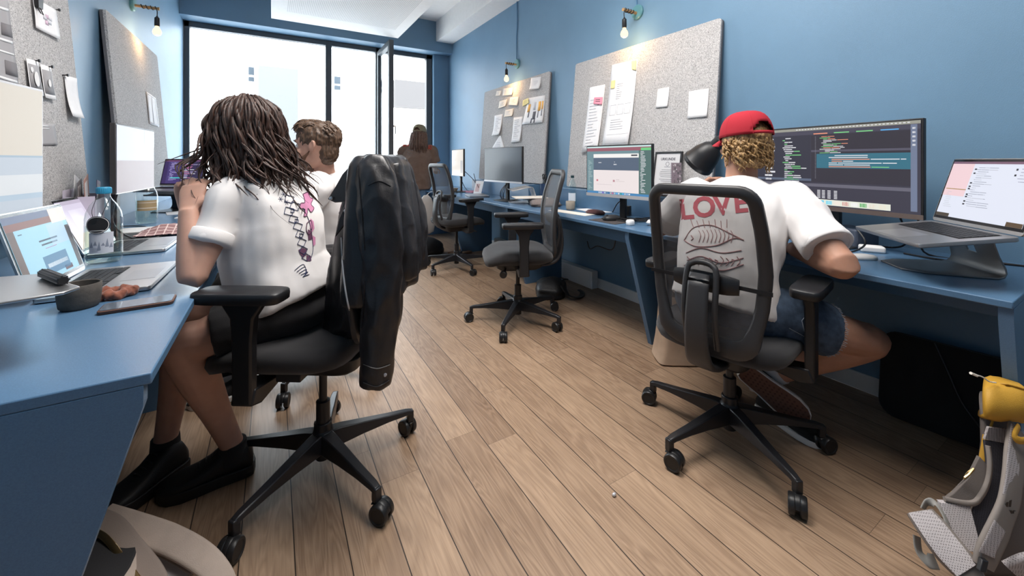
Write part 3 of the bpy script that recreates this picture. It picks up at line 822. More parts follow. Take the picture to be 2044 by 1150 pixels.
# ---- monitor with the web page
R = [(0, 0, 1, .03, glow(200, 225, 225)), (0, .03, 1, .10, glow(150, 92, 105)), (.86, .05, 1, .10, glow(110, 200, 130)), (0, .10, 1, .955, glow(112, 140, 148)), (.83, .10, 1, .955, glow(82, 110, 108)),
     (.115, .16, .83, .24, glow(240, 238, 235)), (.115, .24, .83, .50, glow(86, 100, 120)), (.115, .50, .83, .95, glow(232, 222, 222)), (0, .955, 1, 1, glow(70, 130, 180)),
     (.165, .70, .195, .74, glow(190, 50, 90)), (.44, .70, .47, .74, glow(150, 30, 70)), (.20, .335, .25, .35, cW), (.45, .37, .50, .39, cW), (.46, .32, .47, .34, cW), (.72, .18, .81, .21, glow(70, 70, 80)), (.49, .69, .54, .70, glow(180, 160, 165)), (.49, .72, .62, .73, glow(200, 190, 190)), (.17, .80, .42, .81, glow(205, 195, 198))]
R += code_rects(28, .85, .93, .12, .94, [cW], 13, 1.6, .4)+code_rects(24, .02, .10, .3, .94, [glow(180, 200, 200)], 14, 1.2, .3)
R += [(.2+i*.032, .962, .224+i*.032, .992, glow(*c)) for i, c in enumerate([(240, 240, 250), (230, 230, 235), (180, 80, 200), (240, 240, 240), (120, 120, 130), (60, 80, 120), (240, 200, 160), (240, 90, 90), (240, 240, 210), (120, 200, 250), (250, 250, 250), (60, 190, 120), (90, 200, 240), (240, 240, 240), (200, 220, 250), (255, 255, 255)])]
monitor('monitor showing a web page with blue banner below the large felt board', (1.955, 2.205), (2.02, 1.672), .893, .358, glow(112, 140, 148), R, bezel_m=m_black, chin=.022, post_off=.07)
monitor('switched off dark grey monitor below the board of sticky notes', (1.935, 3.80), (2.0, 3.15), .928, .352, mat('dark_screen', (.05, .06, .075), .22), [], chin=.016, post_off=.07)
monitor('slim monitor with the window reflection painted as a white glow beside the window wall', (2.10, 5.10), (2.03, 4.56), .95, .345, glow(232, 226, 218, .95), [(.78, .42, .97, .9, glow(190, 190, 195)), (.3, .38, .33, .42, glow(190, 190, 195))], chin=.008, post_off=.05, bezel_m=m_cframe)  # window reflection and its darker patch painted as glowing fields
# ---- left wall monitors
monitor('large bright monitor at the left edge with a reflection painted as a pale cream screen', (-.775, 1.46), (-.695, 2.055), .93, .462, glow(232, 224, 212, .86),
        [(0, .50, 1, 1, glow(206, 216, 228, .86)), (0, .5, 1, .515, glow(168, 186, 202)), (.55, .64, 1, .78, glow(232, 236, 240, .86)), (0, .78, 1, .82, glow(180, 198, 214)), (0, .90, 1, 1, glow(214, 222, 228, .86))], chin=.004, post_off=.055, bezel_m=m_silver)  # window and car reflection painted as glowing cream and blue-grey fields
monitor('monitor with a reflection painted as a lilac screen on a black post in front of the left lamp board', (-.63, 2.545), (-.60, 3.09), .985, .335, glow(186, 188, 208, .9),
        [(0, .52, 1, 1, glow(140, 122, 126)), (.7, .0, 1, .3, glow(204, 206, 220))], chin=.004, post_off=.085, bezel_m=m_cframe)  # reflection on the glass painted as lilac and grey-pink glow
# ---- left desk laptops
sky1 = glow(150, 200, 224)
R = [(0, 0, 1, .10, glow(90, 100, 130)), (.0, .10, 1, .2, glow(120, 70, 60)), (.10, .2, .92, 1, sky1), (0, .2, .10, 1, glow(90, 70, 64)), (.92, .3, 1, 1, glow(60, 54, 60)), (.72, 0, 1, .22, glow(240, 222, 206)), (.60, .22, .92, .55, glow(170, 200, 222)),
     (.36, .66, .78, .93, glow(44, 110, 150)), (.40, .78, .76, .84, glow(220, 232, 240)), (.66, .90, .80, .97, glow(70, 30, 50)),
     (.40, .42, .72, .445, glow(40, 60, 80)), (.42, .48, .70, .505, glow(40, 60, 80)), (.46, .55, .66, .56, glow(150, 110, 150)), (.14, .26, .20, .275, glow(60, 90, 110))]
laptop('open laptop with a light blue page nearest the camera on the left desk', (-.572, 1.815, ZD+.015), (0.02, 1, 0), 0, 15, sky1, R, w=.365, d=.25, mtl=m_alu)
R = [(0, .0, 1, .08, glow(190, 180, 200)), (.2, .2, .6, .9, glow(226, 220, 236)), (0, .7, .4, 1, glow(240, 222, 196))]
laptop('open laptop with plain lilac screen behind the blue capped bottle', (-.655, 2.475, ZD+.015), (0.02, 1, 0), 0, 23, glow(214, 206, 226), R, w=.36, d=.25, mtl=m_alu)
R = [(0, 0, 1, .06, glow(110, 70, 110)), (.0, .06, .10, 1, glow(58, 44, 92)), (.10, .06, .45, 1, glow(70, 58, 112)), (.45, .06, 1, 1, glow(52, 46, 78))]
R += code_rects(17, .14, .40, .1, .9, [glow(180, 170, 220), glow(130, 120, 180)], 21, .8, .4)+code_rects(19, .48, .95, .1, .92, [cW, glow(170, 160, 200), glow(200, 120, 160)], 22, .9, .5)+[(.2, .74, .5, .78, cT)]
farR = V((.857, -.514, 0))
lf, _ = laptop('laptop with a purple chat screen on black stand at the far left desk end', V((-.80, 4.26, .935))+farR*.175, farR, 4, 14, glow(60, 50, 96), R, w=.345, d=.235, mtl=m_lap)
laptop_stand('black stand under the laptop with the purple screen', V((-.80, 4.26, ZD))+farR*.175+V((.02, .09, 0)), farR, m_blackm, .24, .17)
laptop_stand('empty silver laptop stand below the switched off monitor', (2.20, 3.24, ZD), (-.35, -.94, 0), m_alu, .24, .155)
# cantilevered pale stand at the near end of the left desk
st = thing('laptop_stand', 'pale aluminium stand plate with a black stop bar above the near left desk corner', 'laptop stand', (-.62, 1.22, ZD), 0, 'bent metal laptop stands')
zt = .868
b = MB(); pl = [(-.80, 1.10, zt), (-.80, 1.43, zt), (-.475, 1.385, zt), (-.352, 1.20, zt), (-.365, 1.165, zt), (-.46, 1.135, zt)]
b.prism(pl[:2]+[(-.70, 1.416, zt)]+pl[2:], (0, 0, .006)); b.build('top_plate', m_alu, st, bevel=.002, world=True)
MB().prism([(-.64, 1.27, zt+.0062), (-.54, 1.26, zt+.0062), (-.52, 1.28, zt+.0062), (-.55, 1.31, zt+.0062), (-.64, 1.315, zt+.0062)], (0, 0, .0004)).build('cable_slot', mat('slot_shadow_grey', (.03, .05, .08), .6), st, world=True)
b = MB(); b.prism([(-.80, 1.10, zt), (-.806, 1.10, zt), (-.846, 1.10, ZD), (-.838, 1.10, ZD)], (0, .33, 0)); b.box(-.95, -.83, 1.10, 1.43, ZD, ZD+.006); b.build('back_plate', m_alu, st, world=True)
b = MB()
p0, p1 = V((-.452, 1.335, zt+.0165)), V((-.385, 1.225, zt+.0165)); dr_ = (p1-p0).normalized()
b.lathe([(0, 0), (.008, 0), (.0095, .003), (.0095, .127), (.008, .130), (0, .130)], 16, p0, dr_)
for k in range(7):
    a = 2*PI*k/7; q = V((-dr_.y, dr_.x, 0))*(.0095*math.cos(a))+V((0, 0, .0095*math.sin(a))); b.cyl(p0+q+dr_*.004, p1+q, .0014, 6)
b.build('stop_bar', m_black, st, world=True)

# ------------------------------------------------------------------ paper on the boards
stick_y, stick_p = mat('yellow_sticky', (.80, .70, .33), .8), mat('pink_sticky', (.85, .30, .40), .8)
def lines(n, x0, x1, y0, y1, seed, k=2, h=.3, full=.9):
    rd = random.Random(seed); return [(x0, lerp(y0, y1, i/n), lerp(x0, x1, rd.uniform(.4, full)), lerp(y0, y1, (i+h)/n), k) for i in range(n)]
m_print = mat('grey_print', (.32, .31, .32), .8); m_pale = mat('pale_blob', (.72, .71, .71), .8); m_dgrey = mat('dark_print', (.16, .15, .16), .8)
g1 = 'papers on the large right board'
bR1.sheet('paper_strip', 'long narrow handwritten strip at left of the large board, pink note on it', 'paper', [(1178, 175), (1208.6, 168.4), (1196, 300), (1165, 305)], curl=.02, group=g1, marks=lines(16, .15, .9, .2, .95, 1))
bR1.sheet('paper_strip', 'longest wireframe sketch sheet in the middle of the large board', 'paper', [(1222.4, 130), (1273.7, 118), (1259, 290), (1207, 294)], curl=.03, group=g1,
          marks=lines(8, .3, .55, .25, .45, 2)+[(.12+.28*i, .50, .34+.28*i, .505, 2) for i in range(3)]+[(.12+.28*i, .62, .34+.28*i, .625, 2) for i in range(3)]+[(.12+.28*i+.22*j, .5, .128+.28*i+.22*j, .62, 2) for i in range(3) for j in (0, 1)]+lines(5, .2, .9, .68, .82, 3)+[(.1, .86, .95, .863, 2), (.1, .96, .95, .963, 2)])
bR1.sheet('paper_note', 'small plain white note near the middle right of the large board', 'paper', [(1313.5, 178.5), (1337, 173.6), (1334, 213), (1310.5, 215.6)], group=g1, curl=.006, marks=lines(2, .3, .7, .8, .9, 4))
bR1.sheet('paper_note', 'square blank paper at the right end of the large board above the red cap', 'paper', [(1376, 183), (1415.7, 176.6), (1412.7, 233), (1374, 236.8)], group=g1, curl=.006)
bR1.sheet('sticky_note', 'pink sticky note on the narrow handwritten strip', 'sticky note', [(1188, 195), (1204.5, 194), (1203.8, 209), (1187, 208)], m=stick_p, lift=.010, curl=.006, group='sticky notes', marks=lines(2, .2, .9, .3, .8, 5, 1))
bR1.sheet('sticky_note', 'yellow sticky note at the left edge of the longest sketch sheet', 'sticky note', [(1222, 162), (1230, 160), (1228.5, 177), (1221, 178)], m=stick_y, lift=.012, group='sticky notes')
bR1.sheet('sticky_note', 'yellow sticky note at the top right corner of the longest sketch sheet', 'sticky note', [(1262, 122), (1272, 120), (1271, 141), (1263, 139)], m=stick_y, lift=.010, group='sticky notes')
g2 = 'papers on the smaller right board'
bR2.sheet('photo_print', 'white print clipped at the top right corner of the sticky note board', 'paper', [(1060.6, 156), (1081, 153), (1079, 177.7), (1059.5, 179)], group=g2, curl=.02, marks=lines(4, .3, .8, .3, .7, 6))
for q, n in (([(1005.6, 177), (1024.6, 174.7), (1023.5, 189.6), (1004.9, 191.5)], 'cream note in the top row under the far bulb'), ([(991.8, 182), (1001, 181), (1000, 191), (991, 192)], 'tiny pale note at the top left of the sticky note board'),
             ([(997.4, 202.6), (1013.4, 197.8), (1010.5, 212.7), (996.7, 216.8)], 'curled cream note left in the second row'), ([(1018.6, 195), (1036.5, 193), (1034.6, 211), (1017, 210)], 'cream note right in the second row beside the figure drawing'), ([(1009, 220), (1026, 216.8), (1024, 232), (1007.9, 234)], 'cream note alone in the third row')):
    bR2.sheet('sticky_note', n, 'sticky note', q, m=m_paper_c, group='sticky notes', curl=.012, marks=lines(3, .15, .9, .25, .85, 7))
m_fig = mat('orange_figures', (.80, .42, .10), .8)
bR2.sheet('drawing', 'white sheet with small orange and black figures on the sticky note board', 'drawing', [(1055, 196), (1088.5, 190), (1084.8, 244.6), (1044, 249)], group=g2, curl=.01, mats=[m_paper, m_ink, m_inkl, m_fig],
          marks=[(.12, .25, .26, .55, 3), (.20, .5, .25, .75, 1), (.42, .2, .55, .5, 2), (.45, .55, .6, .85, 1), (.40, .8, .46, .98, 1), (.56, .8, .62, .98, 1), (.68, .2, .82, .55, 3), (.70, .5, .74, .8, 1), (.86, .2, .95, .5, 3), (.88, .5, .92, .75, 1)])
bR2.sheet('sticky_note', 'yellow sticky note on the corner of the figure drawing', 'sticky note', [(1046, 201), (1056, 196), (1058, 206), (1045, 213)], m=stick_y, lift=.014, group='sticky notes')
bR2.sheet('paper_strip', 'upright list left of the middle on the sticky note board', 'paper', [(988, 231), (1004, 227.5), (1000.4, 269.5), (986, 271.4)], group=g2, curl=.03, marks=lines(9, .15, .9, .15, .9, 8))
bR2.sheet('paper_strip', 'longer list hanging in the middle of the sticky note board', 'paper', [(1026, 235), (1044, 232.4), (1040, 283), (1022.7, 285.5)], group=g2, curl=.015, marks=lines(10, .15, .9, .1, .9, 9))
bR2.sheet('paper_note', 'crooked sheet just above the switched off monitor', 'paper', [(997, 272), (1000, 271), (1008, 296), (982, 297)], group=g2, marks=lines(3, .2, .9, .5, .95, 10))
g3 = 'papers on the near left board'
o = bL1.sheet('poster', 'dark grey poster of printed rows at the left picture edge', 'poster', [(-30, -12), (14, 0), (34, 180), (-30, 160)], m=m_print, group=g3, mats=[m_print, m_dgrey, m_pale], marks=[(.55, .28, .98, .42, 1), (.6, .70, 1, .86, 1), (.1, .10, .95, .13, 2), (.1, .46, .95, .49, 2), (.1, .60, .95, .62, 2), (.1, .9, .95, .93, 2)])
bL1.sheet('drawing', 'white sheet with a small floral sketch held by a black clip', 'drawing', [(58, -6), (107, 19.6), (113.5, 79.5), (64.7, 54.8)], group=g3, lift=.010, mats=[m_paper, m_inkl, mat('mauve_ink', (.62, .45, .56), .8)], marks=[(.34, .42, .5, .55, 1), (.45, .35, .58, .48, 2), (.52, .5, .68, .64, 1), (.42, .56, .56, .70, 2), (.60, .40, .72, .5, 1)])
def blob_print(q, lab, spots):
    o = bL1.sheet('photo_print', lab, 'photo', q, group=g3, lift=.008, curl=.006, mats=[m_paper, m_print, m_pale], marks=[(.06, .14, .94, .86, 1)])
    mb = MB(); P = [bL1.hit(*k) for k in q]
    for cx, cy, rx, ry in spots:
        pts = []
        for i in range(20):
            a = 2*PI*i/20; x, y = cx+rx*math.cos(a), cy+ry*math.sin(a); pts.append(P[0].lerp(P[1], x).lerp(P[3].lerp(P[2], x), y)+bL1.n*(.0125+.006*y**3))
        mb.add(pts, [tuple(range(20))])
    mb.build('pale_shape', m_pale, o, world=True)
blob_print([(46.4, 116), (71.7, 122.6), (77.7, 191.7), (52, 184)], 'white edged grey print with two pale blobs, left of a pair', [(.58, .55, .2, .22), (.27, .3, .12, .08)])
blob_print([(74.8, 128), (97.8, 134), (103, 200), (81.4, 195)], 'white edged grey print with one pale blob, right of a pair', [(.56, .52, .13, .12)])
bL1.sheet('paper_note', 'tall blank paper curling off the near left board', 'paper', [(124.7, 150), (151, 156.5), (154, 237), (130.4, 232)], group=g3, lift=.006, curl=.02)
bL1.sheet('paper_note', 'plain grey card low on the near left board', 'card', [(74.8, 246.5), (107, 248), (111.6, 289.5), (78, 291)], m=mat('grey_card', (.36, .35, .36), .8), group=g3, mats=[mat('grey_card', (.36, .35, .36), .8), m_pale, m_pale], marks=[(.05, .08, .55, .13, 1), (.05, .2, .6, .24, 1)])
p = bL1.hit(64, 6); b = MB(); b.prism([p+bL1.n*.012+V((0, y, z)) for y, z in ((-.022, .03), (.024, .03), (.020, -.02), (-.018, -.02))], bL1.n*.014); b.tube([p+bL1.n*.02+V((0, -.014, -.018)), p+bL1.n*.03+V((0, -.01, -.045)), p+bL1.n*.03+V((0, .01, -.045)), p+bL1.n*.02+V((0, .014, -.018))], .002, 6)
tag(b.build('binder_clip', m_black), 'black binder clip holding the floral sketch', 'clip')
bL2.sheet('paper_note', 'white sheet with two tall boxes on the lamp board at left', 'paper', [(290.5, 182.7), (310, 196), (316, 254), (297, 247)], mats=[m_paper, m_inkl, m_inkl], marks=[(.06, .05, .10, .95), (.46, .05, .54, .95), (.9, .05, .94, .95), (.06, .04, .94, .06), (.06, .94, .94, .96)])
for x, y, n in ((107, 19, 'floral sketch'), (65.5, 121, 'print with two pale blobs'), (92.5, 133, 'print with one pale blob'), (124, 150, 'tall blank paper')):
    p = bL1.hit(x, y); b = MB(); b.lathe([(0, .0), (.003, 0), (.003, .014), (.007, .016), (.007, .022), (0, .023)], 10, p, bL1.n)
    tag(b.build('push_pin', m_black), 'black push pin at the top of the '+n, 'pin', 'push pins on the near left board')

# ------------------------------------------------------------------ small things on the left desk
m_cup = mat('grey_brown_stoneware', (.085, .075, .066), .75, var=.15, vscale=60, bump=.2, bscale=120)
m_cupl = mat('beige_stoneware', (.33, .29, .24), .7, var=.08, vscale=60)
m_scr = mat('rust_cloth', (.26, .085, .05), .8, sheen=.3, var=.1, vscale=60)
m_bshell = plain_glass('clear_bottle', (.93, .955, .95), .85)
m_wat = plain_glass('still_water', (.90, .96, .93))
def cup(label, x, y, r, h, m, cat='cup', flare=.96):
    root = thing('cup', label, cat, (x, y, ZD))
    b = MB(); b.lathe([(0, 0), (r*flare*.82, 0), (r*flare*.95, .006), (r*flare, .02), (r, h*.6), (r, h-.002), (r-.0015, h), (r-.004, h-.002), (r-.005, h*.5), (r*.8, .010), (0, .008)], 36, cap=False)
    b.build('cup_body', m, root)
    return root
cup('grey stoneware cup by the phone on the left desk', -.455, 1.545, .044, .066, m_cup)
def glass_bottle(label, x, y, cap_m, label_fn, cap_name, h=.30, r=.055):
    root = thing('water_bottle', label, 'bottle', (x, y, ZD), 0, 'large glass water bottles')
    k = h/.30
    prof = [(0, .004), (r*.8, .002), (r*.97, .010), (r, .03), (r, .15*k), (r*.985, .155*k), (r, .16*k), (r*.985, .166*k), (r, .172*k), (r*.93, .20*k), (r*.72, .228*k), (.023, .252*k), (.019, .262*k), (.019, .276*k)]
    MB().lathe(prof, 40, cap=False).build('glass_body', m_bshell, root, ang=70)
    MB().lathe([(0, .008), (r*.9, .008), (r*.94, .03), (r*.94, .148*k), (0, .148*k)], 32, cap=False).build('water', m_wat, root)
    b = MB()
    if cap_name == 'cap':
        b.lathe([(.0, .272*k), (.0215, .272*k), (.0225, .276*k), (.0225, .294*k), (.020, .298*k), (0, .298*k)], 28)
        for i in range(28):
            a = 2*PI*i/28; b.cyl((.0225*math.cos(a), .0225*math.sin(a), .274*k), (.0225*math.cos(a), .0225*math.sin(a), .293*k), .0009, 5)
    else: b.lathe([(.0195, .272*k), (.0215, .272*k), (.0215, .29*k), (.0195, .29*k)], 28, cap=False)
    b.build(cap_name, cap_m, root)
    label_fn(root, r, k)
    return root
def arc_patch(mb, r, a0, a1, z0, z1, n=10, off=.0006):
    for i in range(n):
        p, q = lerp(a0, a1, i/n), lerp(a0, a1, (i+1)/n); R_ = r+off
        mb.quad((R_*math.cos(p), R_*math.sin(p), z0), (R_*math.cos(q), R_*math.sin(q), z0), (R_*math.cos(q), R_*math.sin(q), z1), (R_*math.cos(p), R_*math.sin(p), z1))
def round_on(mb, r, ac, zc, rad, off, n=28, hole=0):
    pts = []
    def P(t, k): 
        a = ac+k*math.cos(t)/r; return (math.cos(a)*(r+off), math.sin(a)*(r+off), zc+k*math.sin(t))
    if hole:
        vs = [P(2*PI*i/n, k) for k in (hole, rad) for i in range(n)]; mb.add(vs, [(i, (i+1) % n, n+(i+1) % n, n+i) for i in range(n)])
    else: mb.add([P(2*PI*i/n, rad) for i in range(n)], [tuple(range(n))])
m_blk_lab = mat('black_label', (.02, .02, .022), .6); m_wht_lab = mat('white_print', (.8, .8, .8), .7); m_pic = mat('pale_label', (.60, .62, .68), .6); m_pic2 = mat('blue_grey_print', (.26, .29, .36), .6)
def lab1(root, r, k):
    a = math.radians(-78)
    mb = MB(); arc_patch(mb, r, a-.75, a+.55, .045, .125, 14)
    mb.m = 1
    for i in range(6):
        ac = a-.6+.2*i; z = .08+.006*math.sin(i*2.1); h_ = .012+.006*math.sin(i*3.7)
        R_ = r+.001; mb.add([(R_*math.cos(ac-.10), R_*math.sin(ac-.10), z-h_), (R_*math.cos(ac+.10), R_*math.sin(ac+.10), z-h_), (R_*math.cos(ac+.02), R_*math.sin(ac+.02), z+h_)], [(0, 1, 2)])
    for i in range(4): arc_patch(mb, r, a-.6, a-.6+.35+.1*(i % 2), .052+.004*i, .0535+.004*i, 4, .001)
    mb.build('paper_label', [m_pic, m_pic2], root)
    mb = MB(); round_on(mb, r, a-.28, .155, .034, .0035); mb.m = 1; round_on(mb, r, a-.28, .155, .0315, .0042, hole=.0300)
    arc_patch(mb, r, a-.62, a+.06, .1325, .1345, 6, .0045)
    mb.build('round_tag', [m_blk_lab, m_wht_lab], root)
    b = MB(); 
    for s in (-1, 1): b.tube([((r+.003)*math.cos(a-.28+s*.2), (r+.003)*math.sin(a-.28+s*.2), .186), ((r*.93)*math.cos(a-.28+s*.35), (r*.93)*math.sin(a-.28+s*.35), .212), (.024*math.cos(a+s*.9), .024*math.sin(a+s*.9), .258)], .0009, 5, sub=3)
    b.build('tag_string', m_cable, root)
def lab2(root, r, k):
    a = math.radians(-70); mb = MB(); arc_patch(mb, r, a-1.1, a+.9, .085, .150, 16); mb.m = 1; arc_patch(mb, r, a-1.1, a+.9, .10, .104, 10, .001); arc_patch(mb, r, a-1.1, a+.9, .135, .138, 10, .001)
    mb.build('paper_label', [mat('tan_label', (.42, .30, .16), .6), m_paper_c], root)
glass_bottle('large glass water bottle with blue cap and round black tag, left desk', -.575, 2.185, mat('blue_cap', (.03, .27, .46), .4), lab1, 'cap')
glass_bottle('large open glass bottle with tan label farther along the left desk', -.70, 3.42, m_brass, lab2, 'neck_ring')
# phone
ph = thing('phone', 'phone in a brown case lying face up near the left desk edge', 'phone', (-.318, 1.475, ZD), 3)
b = MB(); rr = .012
def rrect2(w, d, z, r, n=5):
    out = []
    for cx, cy, a0 in ((w/2-r, d/2-r, 0), (-w/2+r, d/2-r, 90), (-w/2+r, -d/2+r, 180), (w/2-r, -d/2+r, 270)):
        for i in range(n):
            a = math.radians(a0+90/(n-1)*i); out.append((cx+r*math.cos(a), cy+r*math.sin(a), z))
    return out
b.loft([rrect2(.150, .073, 0, .010), rrect2(.154, .077, .003, .012), rrect2(.154, .077, .0085, .012), rrect2(.150, .073, .010, .010)]); b.build('case', mat('brown_case', (.10, .045, .03), .5), ph)
b = MB(); b.loft([rrect2(.146, .069, .0095, .009), rrect2(.146, .069, .0112, .009)]); b.build('screen', mat('phone_glass', (.10, .12, .15), .06, spec=.8), ph)
# scrunchie
b = MB(); pts = []
for i in range(40):
    a = 2*PI*i/40; rr = .036+.004*math.sin(a*5+1); pts.append((-.405+rr*1.15*math.cos(a), 1.605+rr*.8*math.sin(a), ZD+.014+.003*math.sin(a*7)))
b.tube(pts, [(.0125+.004*math.sin(i*2.4), .0125+.004*math.cos(i*1.9)) for i in range(40)], 14, closed=True)
o = organic(b, 'scrunchie', m_scr, None, voxel=.0025, smooth=2, wrinkle=.0016, wscale=70); tag(o, 'rust brown cloth scrunchie beside the phone on left desk', 'scrunchie')
# magazine file with cards behind the lilac laptop
mf = thing('magazine_file', 'pale lilac magazine file full of picture cards behind the second laptop', 'magazine file', (-.765, 2.66, ZD), 8)
b = MB(); b.box(-.05, .05, -.13, .13, 0, .004); b.box(-.05, -.047, -.13, .13, 0, .27); b.box(.047, .05, -.13, .13, 0, .22); b.box(-.05, .05, .127, .13, 0, .24); b.box(-.05, .05, -.13, -.127, 0, .24)
b.build('file_box', mat('lilac_card', (.52, .47, .56), .7), mf)
for i, (x, yy, h_, tl, m, cat_) in enumerate([(-.03, -.05, .33, -14, m_paper, 'white'), (-.01, .0, .31, 10, m_dgrey, 'dark'), (.012, .03, .335, 16, mat('skin_print', (.50, .30, .25), .6), 'portrait'), (.03, .08, .30, -8, mat('violet_print', (.20, .15, .30), .6), 'violet')]):
    c = thing('picture_card', {'white': 'white card leaning at the left in the lilac magazine file', 'dark': 'dark picture card in the lilac magazine file', 'portrait': 'portrait print standing tallest in the lilac magazine file', 'violet': 'violet print at the right in the lilac magazine file'}[cat_], 'card', (-.765, 2.66, ZD+.005), 8, 'cards in the magazine file')
    b = MB(Matrix.Translation((x, yy, 0)) @ Matrix.Rotation(math.radians(tl), 4, 'X')); b.box(-.001, .001, -.05, .05, 0, h_); b.build('card', m, c)
    b = MB(Matrix.Translation((x, yy, 0)) @ Matrix.Rotation(math.radians(tl), 4, 'X')); b.box(.001, .0015, -.04, .02, h_-.10, h_-.02); b.build('picture', m_pale, c)
tag(MB().box(-.74, -.52, 2.93, 3.12, ZD, ZD+.014).build('notebook', m_trim, bevel=.002), 'thin white notebook between the two bottles on left desk', 'notebook')
# plaid cloth
m_pl = bpy.data.materials.new('plaid_cloth'); m_pl.use_nodes = True
def plaid(m, base, line, s):
    nt = m.node_tree; N, L = nt.nodes, nt.links; p = N['Principled BSDF']; p.inputs['Roughness'].default_value = .9
    tc = N.new('ShaderNodeTexCoord'); sx = N.new('ShaderNodeSeparateXYZ'); L.new(tc.outputs['Object'], sx.inputs[0]); prev = None
    for ax in (0, 1):
        a = N.new('ShaderNodeMath'); a.operation = 'MULTIPLY'; a.inputs[1].default_value = s; L.new(sx.outputs[ax], a.inputs[0])
        f = N.new('ShaderNodeMath'); f.operation = 'FRACT'; L.new(a.outputs[0], f.inputs[0])
        g = N.new('ShaderNodeMath'); g.operation = 'LESS_THAN'; g.inputs[1].default_value = .16; L.new(f.outputs[0], g.inputs[0])
        if prev is None: prev = g.outputs[0]
        else:
            mx_ = N.new('ShaderNodeMath'); mx_.operation = 'MAXIMUM'; L.new(prev, mx_.inputs[0]); L.new(g.outputs[0], mx_.inputs[1]); prev = mx_.outputs[0]
    mix = N.new('ShaderNodeMix'); mix.data_type = 'RGBA'; mix.inputs[6].default_value = (*base, 1); mix.inputs[7].default_value = (*line, 1); L.new(prev, mix.inputs[0]); L.new(mix.outputs[2], p.inputs['Base Color'])
plaid(m_pl, (.30, .17, .17), (.70, .55, .52), 28)
b = MB(); b.grid(lambda u, v: (lerp(-.62, -.38, u), lerp(2.75, 3.05, v), ZD+.010+.035*math.sin(PI*u)*math.sin(PI*v)*(1+.5*noise.noise(V((u*4, v*4, 1))))+.012*abs(noise.noise(V((u*9, v*7, 3))))), 24, 24)
tag(b.build('scarf', m_pl, solid=.004, sub=1), 'rumpled dusty pink checked scarf on the left desk', 'scarf')
for x, y, r_, i in ((-.60, 4.02, 12, 0), (-.46, 3.72, -8, 1)):
    b = MB(Matrix.Translation((x, y, ZD)) @ Matrix.Rotation(math.radians(r_), 4, 'Z')); b.box(-.11, .11, -.15, .15, 0, .006)
    tag(b.build('paper_stack', m_paper), ('sheaf of white paper in front of the purple screen laptop', 'sheaf of white paper nearer the camera than the purple laptop')[i], 'papers', 'paper sheaves on the left desk')
def cable(label, pts, r=.003, m=None, cat='cable', group=None, sub=6):
    o = MB().tube(pts, r, 7, sub=sub).build('cable', m or m_cable); return tag(o, label, cat, group)
cable('black cable dropping from the lilac monitor to left desk', [(-.64, 2.62, 1.00), (-.66, 2.62, .85), (-.60, 2.66, .76), (-.52, 2.72, .745), (-.50, 2.86, .745), (-.60, 2.92, .745)], .0045)
cable('thin black cable looping behind the bottle on left desk', [(-.78, 2.35, .745), (-.70, 2.72, .745), (-.62, 2.70, .745), (-.55, 2.78, .745), (-.66, 3.2, .745), (-.8, 3.3, .745)])
cable('black cable behind the near left laptop stand', [(-.93, 1.45, .745), (-.82, 1.52, .745), (-.72, 1.60, .745), (-.75, 1.75, .745), (-.86, 1.95, .745)], .004)
pl_ = thing('power_strip', 'black power strip standing behind the lilac monitor', 'power strip', (-.86, 2.80, ZD))
MB().box(-.025, .025, -.10, .10, 0, .035).build('strip_body', m_black, pl_, bevel=.004)
for y in (-.06, 0, .06): MB().lathe([(0, 0), (.017, 0), (.017, .03), (0, .032)], 14, (0, y, .035)).build('plug', m_black, pl_)

# ------------------------------------------------------------------ small things on the right desk
pb = thing('plastic_bottle', 'clear plastic water bottle with dark cap beside the webpage monitor', 'bottle', (2.20, 2.66, ZD))
MB().lathe([(0, .002), (.028, 0), (.033, .008), (.033, .07), (.031, .075), (.033, .08), (.033, .15), (.031, .155), (.033, .16), (.032, .19), (.022, .225), (.012, .245), (.012, .262)], 28, cap=False).build('bottle_body', plain_glass('pet_bottle', (.86, .94, .95)), pb, ang=70)
MB().lathe([(0, .004), (.0315, .004), (.0315, .125), (0, .125)], 24, cap=False).build('water', m_wat, pb)
MB().lathe([(0, .258), (.0145, .258), (.0145, .278), (0, .279)], 20).build('cap', mat('dark_green_cap', (.01, .04, .05), .5), pb)
b = MB(); arc_patch(b, .0335, PI*.8, PI*1.55, .06, .13, 12); b.build('paper_label', mat('bottle_label', (.62, .68, .75), .5), pb)
cup('beige stoneware cup in front of the plastic bottle', 2.10, 2.565, .038, .072, m_cupl)
tag(MB(Matrix.Translation((2.03, 4.86, ZD))).lathe([(0, 0), (.03, 0), (.034, .004), (.055, .045), (.058, .05), (.053, .047), (.03, .008), (0, .006)], 28, cap=False).build('bowl', m_cupl), 'beige bowl by the slim white monitor', 'bowl')
